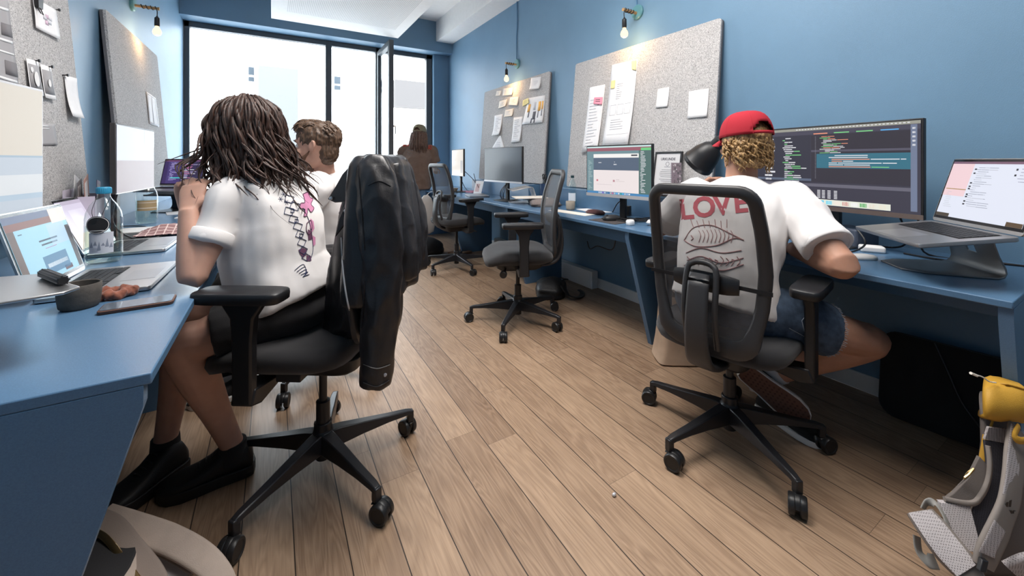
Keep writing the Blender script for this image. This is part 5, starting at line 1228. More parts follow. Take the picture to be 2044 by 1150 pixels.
# pale bag hanging off the far end of the desk
pb_ = thing('tote_bag', 'pale grey cloth bag hanging at the desk front by the far chair', 'bag', (1.72, 4.95, .30))
rings = []
for z, wx, wy in ((.20, .05, .03), (.23, .10, .06), (.36, .125, .07), (.52, .11, .05), (.66, .07, .035), (.70, .03, .02)):
    rings.append([(1.70+x+.02*noise.noise(V((x*12, y*12, z*8))), 5.0+y+.015*noise.noise(V((x*15, y*9, z*9))), z) for x, y, _ in ring_xy(wx, wy, 0, 30, .7)])
MB().loft(rings).build('bag_body', mat('pale_canvas', (.52, .48, .45), .9, bump=.4, bscale=40), pb_, world=True, ang=180)
MB().tube([(1.70, 5.0, .69), (1.75, 5.0, .735), (1.80, 5.0, .745), (1.86, 5.0, .745)], (.012, .003), 8, sub=3, up=(0, 0, 1)).build('handle', mat('pale_canvas', (.52, .48, .45), .9), pb_, world=True)

# ------------------------------------------------------------------ people
from mathutils.bvhtree import BVHTree
m_skin = mat('skin', (.56, .32, .24), .55, sss=.12, var=.05, vscale=25)
m_skin_d = mat('tanned_skin', (.44, .23, .155), .55, sss=.1, var=.06, vscale=25)
m_tee = mat('white_cotton', (.78, .75, .74), .9, bump=.15, bscale=900, sheen=.1)
def rightof(f): return V((f.y, -f.x, 0))
def add_head(mb, c, f, up=None, s=1.0, face=True):
    """skull, face, nose, lips and ears, facing f"""
    M = frame(c, rightof(f), up or (0, 0, 1)) @ Matrix.Scale(s, 4)
    prof = [(-.120, .022, .060, .030), (-.112, .036, .082, .012), (-.095, .050, .090, -.030), (-.075, .058, .090, -.062), (-.055, .064, .089, -.080), (-.030, .069, .085, -.093), (-.005, .072, .082, -.100),
            (.020, .0745, .090, -.103), (.045, .075, .089, -.102), (.070, .071, .080, -.094), (.092, .060, .062, -.076), (.108, .042, .038, -.050), (.118, .018, .010, -.022)]
    rings = []
    for z, w, yf, yb in prof:
        cy = (yf+yb)/2; hy = (yf-yb)/2
        rings.append([(w*math.copysign(abs(math.cos(a))**.9, math.cos(a)), cy+hy*math.copysign(abs(math.sin(a))**.92, math.sin(a)), z) for a in [2*PI*k/28 for k in range(28)]])
    sv = mb.M; mb.M = M
    mb.loft(rings)
    if face:
        mb.tube([(0, .083, .014), (0, .094, -.010), (0, .106, -.034), (0, .096, -.045)], [.006, .0072, .0092, .007], 10, sub=4)
        for sx in (-1, 1):
            mb.ell((sx*.010, .091, -.040), (.007, .008, .006), 10, 8)
            mb.tube([(sx*.012, .089, .024), (sx*.032, .088, .028), (sx*.052, .074, .022)], [.005, .0065, .004], 8, sub=3)
            mb.ell((sx*.045, .062, -.030), (.020, .018, .018), 12, 8)
        mb.tube([(-.024, .080, -.071), (0, .0925, -.066), (.024, .080, -.071)], [.003, .0062, .003], 8, sub=4)
        mb.tube([(-.020, .081, -.077), (0, .0915, -.077), (.020, .081, -.077)], [.003, .0066, .003], 8, sub=4)
        mb.ell((0, .080, -.102), (.020, .014, .014), 12, 8)
    for sx in (-1, 1):
        mb.tube([(sx*.074, -.002, .020), (sx*.082, -.016, .026), (sx*.086, -.024, .006), (sx*.080, -.014, -.018), (sx*.074, -.002, -.032)], [.005, .006, .0065, .006, .0055], 8, sub=3)
        mb.ell((sx*.077, -.008, .0), (.006, .016, .024), 10, 8)
    mb.M = sv
    return M
def add_hand(mb, wrist, d, palm, side, curl=.5, s=1.0):
    """palm, four unequal curled fingers and a thumb off the palm's side; palm = way the palm faces"""
    d = V(d).normalized(); p = V(palm); p = (p-d*p.dot(d)).normalized(); x = d.cross(p)*side      # x towards the thumb
    w = V(wrist)
    mb.tube([w-d*.01, w+d*.03*s, w+d*.065*s, w+d*.092*s], [(.026*s, .019*s), (.034*s, .017*s), (.041*s, .015*s), (.039*s, .012*s)], 14, sub=3, up=p, power=.8)
    for k, (off, L_, r0) in enumerate(((.028, .072, .0088), (.0095, .080, .0090), (-.0095, .075, .0086), (-.028, .060, .0078))):
        base = w+d*(.088-.004*abs(k-1))*s+x*off*s; ang = .15; q = base; pts = [base-d*.02*s, base]; sp = x*(off*2.2)
        for j, fr in enumerate((.45, .32, .23)):
            ang += curl*(.7, .95, .7)[j]*(1+.12*(k-1.5)*.5)
            q = q+((d+sp*.6).normalized()*math.cos(ang)+p*math.sin(ang))*L_*fr*s; pts.append(q)
        mb.tube(pts, [r0*s, r0*1.02*s, r0*.98*s, r0*.9*s, r0*.74*s], 10, sub=3)
    t0 = w+d*.022*s+x*.024*s
    mb.tube([t0, t0+(d*.5+x*.75+p*.25).normalized()*.036*s, t0+(d*.72+x*.55+p*.5).normalized()*.066*s, t0+(d*.86+x*.35+p*.62).normalized()*.092*s], [.0145*s, .012*s, .0105*s, .0075*s], 10, sub=3)
def eyes(parent, M, s=1.0):
    for sx in (-1, 1):
        b = MB(M); b.ell((sx*.031, .0735, .004), .0118, 14, 10); b.m = 1; b.ell((sx*.031, .0800, .004), (.0055, .0062, .0055), 12, 8)
        b.build('eye', [mat('eye_white', (.75, .72, .70), .2), mat('dark_iris', (.03, .02, .015), .15)], parent, world=True)
        b = MB(M); b.tube([(sx*.012, .0945, .024), (sx*.034, .092, .030), (sx*.054, .076, .024)], [(.0035, .003), (.0045, .003), (.002, .002)], 8, sub=3); b.build('eyebrow', mat('dark_brown_hair', (.030, .017, .012), .5), parent, world=True)
def limb(mb, pts, radii, n=16, up=None): mb.tube(pts, radii, n, sub=5, up=up)
def torso(mb, pts, radii, f): mb.tube(pts, radii, 24, sub=5, up=tuple(f), power=.86)
def shoe(name, heel, toe, lift_heel, m, sole_m, parent, up=(0, 0, 1), s=1.0, under=None, lace=False, sole_h=.026, wk=1.0):
    heel, toe = V(heel), V(toe); M = frame(heel, (toe-heel), up); L_ = (toe-heel).length
    sec = [(t, w*wk, h) for t, w, h in [(-.012, .018, .045), (.0, .030, .066), (.06, .036, .088), (.18, .038, .100), (.34, .039, .092), (.46, .042, .072), (.60, .046, .058), (.76, .048, .050), (.90, .040, .042), (.97, .026, .034), (1.0, .010, .026)]]
    b = MB(M); rings = []
    for t, w, h in sec:
        rings.append([(t*L_, w*.96*math.copysign(abs(math.cos(a))**.8, math.cos(a)), .016+(h*s-.016)*(math.sin(a)*.5+.5 if math.sin(a) < 0 else .5+.5*math.sin(a)**.8)) for a in [2*PI*k/18 for k in range(18)]])
    b.loft(rings); root = b.build(name, m, parent, world=True, ang=180)
    out = []
    top = [(t*L_-.004, w*1.04) for t, w, h in sec[1:]]
    poly = [(-.010, 0)]+[(x, w) for x, w in top]+[(L_+.006, 0)]+[(x, -w) for x, w in top[::-1]]
    b = MB(M); b.loft([[(x, y*.95, 0) for x, y in poly], [(x, y, .006) for x, y in poly], [(x, y, sole_h) for x, y in poly]]); b.build('sole', sole_m, root, world=True, bevel=.003)
    if under:
        b = MB(M); b.add([(x*.98+.002, y*.86, -.0012) for x, y in poly], [tuple(range(len(poly)))])
        b.m = 1
        for i in range(16):
            for j in range(-3, 4):
                x = .02+i*(L_-.04)/15; wv = interp([(t*L_, w) for t, w, h in sec], x)*.8; y = j*.0125+(i % 2)*.006
                if abs(y) < wv-.006: b.quad((x-.005, y, -.0018), (x, y-.0045, -.0018), (x+.005, y, -.0018), (x, y+.0045, -.0018))
        b.build('outsole_tread', under, root, world=True)
    if lace:
        b = MB(M)
        for i in range(4):
            t = .36+.07*i; h = interp([(q[0], q[2]) for q in sec], t)*s; b.tube([(t*L_, -.026, h*.86), (t*L_+.004, 0, h+.003), (t*L_, .026, h*.86)], .0028, 6, sub=3)
        b.build('laces', m, root, world=True)
    b = MB(M); b.lathe([(.030, .066), (.034, .086), (.031, .097), (.027, .100), (.025, .090)], 20, (.17*L_, 0, 0), (0, 0, 1), cap=False); b.build('collar', m, root, world=True, ang=180)
    return root
def surf(o):
    me = o.data; return BVHTree.FromPolygons([WM[o.name] @ v.co for v in me.vertices], [tuple(p.vertices) for p in me.polygons])
CAMP = V((0, 0, CAM_H))
def on_surface(bvh, u, v, off=.0015):
    p = at(u, v, 1.0); d = (p-CAMP).normalized(); h = bvh.ray_cast(CAMP, d)
    if h[0] is None: return None
    n = h[1] if h[1].dot(d) < 0 else -h[1]
    return h[0]+n*off
def print_line(mb, bvh, pts, r=.0012, n=8):
    q = [on_surface(bvh, u, v) for u, v in (spline(pts, n) if len(pts) > 2 else [tuple(lerp(a, b, i/6) for a, b in zip(pts[0], pts[1])) for i in range(7)])]
    run = []
    for p in q+[None]:
        if p is None:
            if len(run) > 1: mb.tube(run, r, 5)
            run = []
        else: run.append(p)
def print_patch(mb, bvh, poly):
    c = (sum(p[0] for p in poly)/len(poly), sum(p[1] for p in poly)/len(poly)); vs = [on_surface(bvh, *c)]+[on_surface(bvh, *p) for p in poly]
    mid = [on_surface(bvh, lerp(c[0], p[0], .5), lerp(c[1], p[1], .5)) for p in poly]
    if any(x is None for x in vs+mid): return
    n = len(poly); mb.add(vs+mid, [(0, n+1+i, n+1+(i+1) % n) for i in range(n)]+[(n+1+i, 1+i, 1+(i+1) % n, n+1+(i+1) % n) for i in range(n)])
def print_text(mb, bvh, txt, u, v, size, rot=0, shear=0):
    t = text_mb(txt, 1.0, Matrix.Identity(4), extrude=0, bold=.03); c, s = math.cos(rot), math.sin(rot); idx = {}
    # finely cut letters so that they follow the cloth
    me = t.mesh('t'); bm = bmesh.new(); bm.from_mesh(me); bmesh.ops.triangulate(bm, faces=bm.faces); bmesh.ops.subdivide_edges(bm, edges=bm.edges, cuts=2, use_grid_fill=True)
    vs = []; ok = True
    for w in bm.verts:
        x, y = w.co.x*size, -w.co.z*size; p = on_surface(bvh, u+x*c-y*s+shear*y, v+x*s+y*c)
        if p is None: ok = False; break
        vs.append(p)
    bm.verts.index_update()
    if ok: mb.add(vs, [tuple(q.index for q in f.verts) for f in bm.faces])
    bm.free(); bpy.data.meshes.remove(me)
def hair_material(name, col, col2, rough=.42):
    m = bpy.data.materials.new(name); m.use_nodes = True; nt = m.node_tree; N, L = nt.nodes, nt.links; p = N['Principled BSDF']
    tc = N.new('ShaderNodeTexCoord'); mp = N.new('ShaderNodeMapping'); mp.inputs['Scale'].default_value = (1, 1, .12); L.new(tc.outputs['Object'], mp.inputs[0])
    nz = N.new('ShaderNodeTexNoise'); nz.inputs['Scale'].default_value = 220; nz.inputs['Detail'].default_value = 3; L.new(mp.outputs[0], nz.inputs['Vector'])
    r = N.new('ShaderNodeValToRGB'); e = r.color_ramp.elements; e[0].position = .35; e[0].color = (*col, 1); e[1].position = .65; e[1].color = (*col2, 1)
    L.new(nz.outputs['Fac'], r.inputs['Fac']); L.new(r.outputs['Color'], p.inputs['Base Color']); p.inputs['Roughness'].default_value = rough
    b = N.new('ShaderNodeBump'); b.inputs['Strength'].default_value = .4; b.inputs['Distance'].default_value = .002; L.new(nz.outputs['Fac'], b.inputs['Height']); L.new(b.outputs['Normal'], p.inputs['Normal'])
    return m
def cap_hat(c, f, s, m, parent, brim_len=.075, strap_m=None, tilt=0, name='cap', w=(.083, .108, .098)):
    """baseball cap: six-panel crown with an open half moon and strap at the back, curved brim in front"""
    M = frame(c, rightof(f)) @ Matrix.Rotation(math.radians(tilt), 4, 'X') @ Matrix.Scale(s, 4)
    b = MB(M); na, nz_ = 48, 12; vs = []; fs = []
    for j in range(nz_+1):
        t = j/nz_*PI/2*.985
        for i in range(na):
            a = 2*PI*i/na; k = math.cos(t)**.62; vs.append((w[0]*k*math.cos(a), w[1]*k*math.sin(a)-.008, w[2]*math.sin(t)**1.05))
    for j in range(nz_):
        for i in range(na):
            a = 2*PI*(i+.5)/na-1.5*PI; a = (a+PI) % (2*PI)-PI
            if abs(a) < .50*math.sqrt(max(0, 1-((j+.5)/4.2)**2)) and 1 <= j < 4: continue
            fs.append((j*na+i, j*na+(i+1) % na, (j+1)*na+(i+1) % na, (j+1)*na+i))
    b.add(vs, fs); b.add([(0, -.008, w[2]*1.0)]+vs[-na:], [(0, 1+i, 1+(i+1) % na) for i in range(na)])
    o = b.build(name, m, parent, world=True, solid=.003, ang=180)
    b = MB(M)
    b.grid(lambda u, v: ((u-.5)*2*w[0]*.98*(1-.25*v*v*0), (w[1]-.012)*math.sqrt(max(0, 1-((u-.5)*1.9)**2))*1.0+brim_len*v*math.sqrt(max(0.02, 1-((u-.5)*1.94)**2))-.004, .004-.020*((u-.5)*2)**2-.018*v), 20, 8)
    b.build('brim', m, o, world=True, solid=.004, ang=180)
    b = MB(M); b.lathe([(0, 0), (.007, 0), (.006, .004), (0, .006)], 12, (0, -.008, w[2]-.001)); b.build('top_button', m, o, world=True)
    b = MB(M)
    for k in range(6):
        a = 2*PI*k/6; pts = [(w[0]*1.012*math.cos(t)**.62*math.cos(a), w[1]*1.012*math.cos(t)**.62*math.sin(a)-.008, w[2]*1.01*math.sin(t)**1.05) for t in [PI/2*q/8*.98 for q in range(0 if k != 4.5 else 3, 9)]]
        b.tube(pts, .0011, 5)
    b.build('seams', m, o, world=True)
    return o

# ---- person with long wavy hair at the left desk
P1 = thing('person', 'person with long wavy dark hair and white printed tee leaning on left desk', 'person', (.16, 1.62, 0))
F1 = dirv(134); r1 = rightof(F1)
pel, wst, chs, shl, nkb = V((.060, 1.675, .625)), V((.012, 1.708, .76)), V((.0, 1.735, .92)), V((-.010, 1.765, 1.035)), V((-.045, 1.785, 1.085))
hd = V((-.100, 1.775, 1.240)); FH = dirv(158)
shL, elL, wrL = V((-.120, 1.655, 1.03)), V((-.212, 1.553, .785)), V((-.232, 1.625, .985))
shR, elR, wrR = V((.105, 1.895, 1.02)), V((-.13, 1.985, .80)), V((-.262, 1.80, .985))
hpL, hpR = pel-r1*.085+V((0, 0, -.02)), pel+r1*.085+V((0, 0, -.02))
knL, anL = V((-.245, 1.615, .560)), V((-.125, 1.752, .115))
knR, anR = V((-.250, 1.755, .620)), V((-.335, 1.885, .125))
b = MB()
torso(b, [pel-V((0, 0, .06)), pel, wst, chs, shl, nkb], [(.150, .10), (.165, .115), (.125, .09), (.145, .10), (.15, .075), (.06, .055)], F1)
limb(b, [nkb-V((0, 0, .03)), nkb.lerp(hd, .45), hd+V((0.01, 0, -.05))], [.056, .050, .052])
MH1 = add_head(b, hd, FH, s=.97)
for s, e, w in ((shL, elL, wrL), (shR, elR, wrR)):
    limb(b, [s+V((0, 0, -.005)), s.lerp(e, .5), e-(e-s).normalized()*.03, e, e.lerp(w, .3), w], [.050, .045, .039, .038, .038, .026])
add_hand(b, wrL, (.012, .05, .09), (.3, .9, -.2), -1, .6, .95)
add_hand(b, wrR, (.01, -.045, .09), (.2, -.9, -.2), 1, .6, .95)
for h, k, a in ((hpL, knL, anL), (hpR, knR, anR)):
    limb(b, [h, h.lerp(k, .5), k-(k-h).normalized()*.05, k, k.lerp(a, .28), k.lerp(a, .65), a], [.092, .078, .062, .057, .058, .043, .035])
limb(b, [anL, anL+V((-.015, 0, -.06))], [.034, .032]); limb(b, [anR, anR+V((-.01, -.01, -.07))], [.034, .032])
organic(b, 'body', m_skin, P1, voxel=.005, smooth=5)
eyes(P1, MH1)
# tee with turned-up sleeves
b = MB()
torso(b, [pel+V((.0, 0, .005)), pel.lerp(wst, .5), wst, chs, shl, nkb+V((0, 0, .0))], [(.182, .158), (.178, .155), (.170, .150), (.176, .142), (.168, .100), (.078, .070)], F1)
for s, e, fr in ((shL, elL, .62), (shR, elR, .6)):
    q = s.lerp(e, fr); limb(b, [s.lerp(shl, .35)+V((0, 0, .0)), s+V((0, 0, -.005)), s.lerp(e, fr*.6), q], [.056, .062, .056, .060])
tee1 = organic(b, 't_shirt', m_tee, P1, voxel=.006, smooth=5, wrinkle=.010, wscale=7, wstretch=(1, 1, .8), seed=2)
for s, e, fr in ((shL, elL, .62), (shR, elR, .6)):
    d = (e-s).normalized(); q = s.lerp(e, fr); b = MB(); b.lathe([(.048, .004), (.062, .003), (.0645, -.004), (.0645, -.032), (.061, -.036), (.055, -.036)], 30, q, d, cap=False)
    b.build('rolled_cuff', m_tee, tee1, world=True, ang=180)
bv = surf(tee1)
m_navy = mat('navy_print', (.03, .04, .10), .8); m_pinkp = mat('pink_print_ink', (.62, .25, .42), .8); m_plum = mat('plum_print', (.13, .05, .10), .8)
b = MB()
tiles = [(577, 398, 16, 13, .5), (588, 412, 17, 14, .6), (576, 422, 16, 14, .5), (585, 438, 15, 13, .6), (594, 452, 15, 13, .7), (598, 468, 13, 14, .8), (602, 484, 13, 14, .9), (605, 500, 12, 13, 1.0), (610, 513, 12, 12, 1.1)]
for u, v, w_, h_, a in tiles:
    c_, s_ = math.cos(a*.5), math.sin(a*.5); pts = [(u+x*c_-y*s_, v+x*s_+y*c_) for x, y in ((-w_/2, -h_/2), (w_/2, -h_/2), (w_/2, h_/2), (-w_/2, h_/2))]
    for i in range(4): print_line(b, bv, [pts[i], pts[(i+1) % 4]], .0011)
for u, v in ((566, 388), (572, 404), (560, 398)):
    for k in range(3):
        a = k*PI/3; print_line(b, bv, [(u-5*math.cos(a), v-5*math.sin(a)), (u+5*math.cos(a), v+5*math.sin(a))], .0008)
for k in range(5): print_line(b, bv, [(588+7*k*.6, 540+3*k), (605+3*k, 528+5*k), (612-2*k, 545+2*k)], .0009)
print_line(b, bv, [(604, 415), (616, 440), (622, 470), (624, 500), (618, 522)], .0011)
for u, v in ((583, 421), (591, 441), (600, 470)): print_line(b, bv, [(u-3, v-3), (u+3, v-3), (u+3, v+3), (u-3, v+3), (u-2, v)], .0012)
b.m = 1
def blob(u, v, pts): print_patch(b, bv, [(u+x, v+y) for x, y in pts])
blob(612, 408, [(-8, -20), (2, -24), (6, -14), (12, -10), (8, 0), (14, 8), (8, 16), (2, 8), (0, 22), (-6, 24), (-4, 10), (-14, 8), (-12, -2), (-4, -4)])
blob(622, 450, [(-3, -14), (3, -8), (5, 6), (0, 14), (-4, 6)]); blob(626, 480, [(-3, -10), (3, -6), (3, 8), (-2, 12)])
b.m = 2
for q in ([(604, 388), (614, 384), (618, 394), (624, 398), (620, 408), (626, 416), (620, 424), (614, 416), (612, 430), (606, 432), (608, 418), (598, 416), (600, 406), (608, 404), (604, 388)], [(612, 446), (620, 440), (622, 456), (616, 468), (611, 460), (612, 446)]): print_line(b, bv, q, .0015, 3)
blob(604, 505, [(-9, -6), (0, -10), (8, -6), (6, 4), (0, 10), (-6, 2)]); blob(618, 470, [(-4, -12), (4, -8), (4, 8), (-3, 10)]); blob(616, 516, [(-5, -6), (4, -5), (5, 5), (-4, 6)])
b.build('back_print', [m_navy, m_pinkp, m_plum], tee1, world=True)
# black shorts
b = MB(); torso(b, [pel-V((0, 0, .07)), pel-V((0, 0, .02)), pel+V((0, 0, .02)), pel+V((0, 0, .05))], [(.16, .125), (.178, .150), (.168, .14), (.140, .11)], F1)
for h, k in ((hpL, knL), (hpR, knR)): limb(b, [h, h.lerp(k, .4), h.lerp(k, .66)], [.102, .095, .088])
organic(b, 'shorts', m_black_soft, P1, voxel=.006, smooth=4, wrinkle=.003, wscale=10)
sB = mat('black_leather_shoe', (.013, .012, .013), .5, bump=.15, bscale=300)
for (h, t, a) in (((-.066, 1.762, 0), (-.335, 1.754, 0), anL), ((-.290, 1.905, 0.002), (-.470, 1.735, 0.002), anR)):
    sh_ = shoe('shoe', h, t, 0, sB, sB, P1, lace=True, sole_h=.038, s=1.28, wk=1.18)
    b = MB(); b.tube([a+V((0, 0, .015)), a+V((0, 0, -.05))], [.042, .046], 18); b.build('sock', m_black_soft, P1, world=True)
# wavy hair: crown volume, locks and flyaway strands
m_h1 = hair_material('dark_brown_waves', (.014, .008, .006), (.085, .038, .025), .55)
rd = random.Random(11); MHl = frame(hd, rightof(FH))
b = MB(); b.ell(MHl @ V((0, -.014, .022)), (.102, .126, .122), 24, 16, MHl.to_3x3())
b.ell(MHl @ V((0, -.045, -.04)), (.094, .085, .10), 24, 14, MHl.to_3x3())
hv = organic(b, 'hair', m_h1, P1, voxel=.008, smooth=6, wrinkle=.006, wscale=30, wstretch=(1, 1, .25), seed=4)
b = MB(MHl)
def lock(phi, r0, zt, length, wav, rad, flare):
    back = max(0, -math.sin(phi)); pts = []; ph = rd.uniform(0, 6); tw = rd.uniform(-.3, .3)
    for k in range(9):
        t = k/8; z = lerp(zt, zt-length, t**1.05)
        R_ = back*max(0, t-.5)*.09+interp([(-.4, .122), (-.22, .118), (-.12, .112), (-.03, .116), (.04, .111), (.09, .096), (.12, .072), (.143, .030)], z)+r0+flare*max(0, t-.55)*2.2
        a = phi+tw*t+.17*math.sin(ph+t*8.5)*(.3+t); wv = wav*math.sin(ph+t*10)*(.3+.9*t)
        p = V(((R_*.88+wv)*math.cos(a), (R_*1.04+wv)*math.sin(a)-.012, z+.012*math.sin(ph*2+t*9)*t))
        if z < -.14 and p.y > -.02: p.y = min(p.y, .10)
        pts.append(p)
    b.tube(pts, [rad*.6, rad, rad*1.15, rad*1.2, rad*1.15, rad, rad*.85, rad*.6, rad*.15], 7, sub=3)
for i in range(520):
    phi = rd.uniform(0, 2*PI)
    f_ = math.cos(phi-PI/2)                     # 1 at the face
    if f_ > .62: continue
    lock(phi, rd.uniform(-.008, .010), rd.choice((rd.uniform(.04, .12), rd.uniform(.12, .146), rd.uniform(.12, .146))), rd.uniform(.26, .42)*(1 if f_ < .2 else .85), rd.uniform(.008, .024), rd.uniform(.0022, .0068), rd.uniform(-.03, .07))
for i in range(110):
    phi = rd.uniform(0, 2*PI)
    if math.cos(phi-PI/2) > .75: continue
    lock(phi, rd.uniform(0, .022), rd.uniform(.02, .12), rd.uniform(.22, .36), rd.uniform(.01, .03), rd.uniform(.0009, .0016), rd.uniform(0, .10))
for i in range(26):      # locks flicked out beside the cheek
    lock(PI/2+rd.uniform(.62, 1.1)*rd.choice((1, -1)), rd.uniform(.0, .012), rd.uniform(.06, .12), rd.uniform(.20, .30), rd.uniform(.015, .03), rd.uniform(.002, .005), rd.uniform(.05, .13))
b.build('locks', m_h1, hv, world=True, ang=180)

# ---- person in the red cap at the right desk
P2 = thing('person', 'person in red cap and white tee with red back print at right desk', 'person', (1.58, .93, 0))
F2 = dirv(20); r2 = rightof(F2)
pel, wst, chs, shl, nkb = V((1.555, .935, .585)), V((1.575, .94, .72)), V((1.645, .955, .88)), V((1.715, .965, .995)), V((1.735, .968, 1.055))
hd = V((1.762, .972, 1.215)); FH = dirv(66)
shR, elR, wrR = V((1.785, .795, .975)), V((1.672, .588, .785)), V((1.815, .800, .785))
shL, elL, wrL = V((1.665, 1.150, .975)), V((1.725, 1.375, .800)), V((1.795, 1.215, .995))
hpR, hpL = pel+r2*.09-V((0, 0, .01)), pel-r2*.09-V((0, 0, .01))
knR, anR = V((1.945, .600, .455)), V((1.865, .905, .205))
knL, anL = V((1.935, 1.090, .520)), V((1.915, .985, .110))
b = MB()
torso(b, [pel-V((0, 0, .05)), pel, wst, chs, shl, nkb], [(.15, .105), (.16, .115), (.145, .10), (.17, .11), (.165, .085), (.065, .06)], F2)
limb(b, [nkb-V((0, 0, .03)), nkb.lerp(hd, .45), hd+V((0, 0, -.05))], [.064, .060, .06])
MH2 = add_head(b, hd, FH)
for s, e, w in ((shL, elL, wrL), (shR, elR, wrR)):
    limb(b, [s, s.lerp(e, .5), e-(e-s).normalized()*.03, e, e.lerp(w, .3), w], [.058, .053, .048, .049, .049, .030])
add_hand(b, wrR, (.8, .55, -.06), (0, 0, -1), -1, .35)
add_hand(b, wrL, (.05, -.10, .10), (.1, -.6, -.4), 1, .6)
for h, k, a in ((hpL, knL, anL), (hpR, knR, anR)):
    limb(b, [h, h.lerp(k, .5), k-(k-h).normalized()*.05, k, k.lerp(a, .28), k.lerp(a, .65), a], [.092, .080, .066, .061, .060, .047, .037])
organic(b, 'body', m_skin_d, P2, voxel=.005, smooth=5)
eyes(P2, MH2)
b = MB()
torso(b, [pel-V((.02, 0, .02)), pel.lerp(wst, .5), wst, chs, shl, nkb+V((0, 0, .005))], [(.190, .145), (.185, .14), (.182, .138), (.196, .138), (.182, .102), (.082, .076)], F2)
for s, e, fr in ((shL, elL, .78), (shR, elR, .74)):
    q = s.lerp(e, fr); limb(b, [s.lerp(shl, .35), s, s.lerp(e, fr*.6), q], [.072, .080, .079, .083])
tee2 = organic(b, 't_shirt', m_tee, P2, voxel=.006, smooth=5, wrinkle=.011, wscale=7, wstretch=(1, 1, .8), seed=5)
for s_, e, fr in ((shL, elL, .78), (shR, elR, .74)):
    d = (e-s_).normalized(); b = MB(); b.lathe([(.070, .004), (.082, .004), (.0855, .001), (.0855, -.014), (.083, -.017), (.076, -.017)], 32, s_.lerp(e, fr), d, cap=False)
    b.build('sleeve_hem', m_tee, tee2, world=True, ang=180)
bv = surf(tee2); m_redp = mat('faded_red_print', (.52, .10, .13), .8); m_greyp = mat('grey_red_print', (.42, .22, .22), .8)
b = MB(); 
for i, ch in enumerate('LOVE'): print_text(b, bv, ch, 1370+36*i, 420-4.5*i, 56, -.10)
b.build('red_lettering', m_redp, tee2, world=True)
b = MB()
for q in ([(1366, 480), (1385, 455), (1420, 450), (1455, 465), (1485, 480)], [(1366, 480), (1390, 492), (1430, 490), (1465, 476), (1485, 480)], [(1370, 505), (1400, 495), (1440, 505), (1480, 500)], [(1372, 520), (1400, 512), (1440, 525), (1484, 515)], [(1366, 530), (1400, 524), (1440, 540), (1484, 528)], [(1380, 470), (1384, 476), (1380, 480)]): print_line(b, bv, q, .0018)
for i in range(9): print_line(b, bv, [(1395+8*i, 458+2*abs(i-4)*.3), (1399+8*i, 470), (1395+8*i, 484)], .0012)
for i in range(7): print_line(b, bv, [(1385+11*i, 455), (1379+12*i, 438+3*(i % 2))], .0012)
for i in range(10): print_line(b, bv, [(1372+11*i, 512+3*(i % 3)), (1378+11*i, 520+2*(i % 2)), (1372+11*i, 530)], .0013)
b.build('line_drawing', m_greyp, tee2, world=True)
# denim shorts with frayed hems
m_den = mat('blue_denim', (.055, .085, .135), .85, var=.35, vscale=45, bump=.4, bscale=900)
b = MB(); torso(b, [pel-V((0, 0, .065)), pel-V((0, 0, .02)), pel+V((0, 0, .06)), wst-V((0, 0, .03))], [(.165, .12), (.180, .140), (.176, .135), (.158, .118)], F2)
for h, k in ((hpL, knL), (hpR, knR)): limb(b, [h, h.lerp(k, .4), h.lerp(k, .64)], [.108, .103, .098])
sho = organic(b, 'denim_shorts', m_den, P2, voxel=.006, smooth=4, wrinkle=.006, wscale=11, seed=7)
b = MB()
for h, k in ((hpL, knL), (hpR, knR)):
    q = h.lerp(k, .64); d = (k-h).normalized(); x = d.orthogonal().normalized(); y = d.cross(x)
    for i in range(90):
        a = 2*PI*i/90; rr = .096; p = q+(x*math.cos(a)+y*math.sin(a))*rr-d*.004; b.tube([p, p+d*.012+V((rd.uniform(-.004, .004), rd.uniform(-.004, .004), rd.uniform(-.004, .002)))], .0011, 4)
b.build('frayed_hem', mat('pale_denim_thread', (.42, .46, .52), .9), sho, world=True)
b = MB(); bvs = surf(sho)
for q in ([(1600, 640), (1622, 612)], [(1575, 655), (1612, 675)], [(1600, 640), (1608, 672)]): print_line(b, bvs, q, .0010)
b.build('seam', mat('pale_denim_thread', (.42, .46, .52), .9), sho, world=True)
m_can = mat('black_canvas', (.015, .015, .016), .85, bump=.2, bscale=700); m_sole = mat('white_rubber', (.72, .69, .67), .6); m_gum = mat('brown_gum', (.17, .075, .05), .7); m_gum2 = mat('dark_gum', (.10, .04, .028), .7)
upn = (V((1.865, .90, .22))-V((1.79, .86, .16))).normalized()
shoe('slip_on_shoe', at(1484, 740, 1.70), at(1617, 846, 1.60), 0, m_can, m_sole, P2, wk=1.12, up=(.80, .32, -.22), under=[m_gum, m_gum2])
shoe('slip_on_shoe', (1.925, .985, 0), (1.865, .715, 0), 0, m_can, m_sole, P2, under=[m_gum, m_gum2])
for k, a in ((knR, anR), (knL, anL)):
    d = (k-a).normalized(); b = MB(); b.tube([a-d*.02, a+d*.01, a+d*.045], [.043, .042, .044], 18); so = b.build('sock', mat('white_sock', (.66, .62, .62), .9), P2, world=True, ang=180)
cap_hat(hd+V((-.004, -.006, .030)), FH, 1.10, mat('red_cotton', (.38, .010, .024), .85, bump=.2, bscale=500), P2, tilt=-4, brim_len=.07)
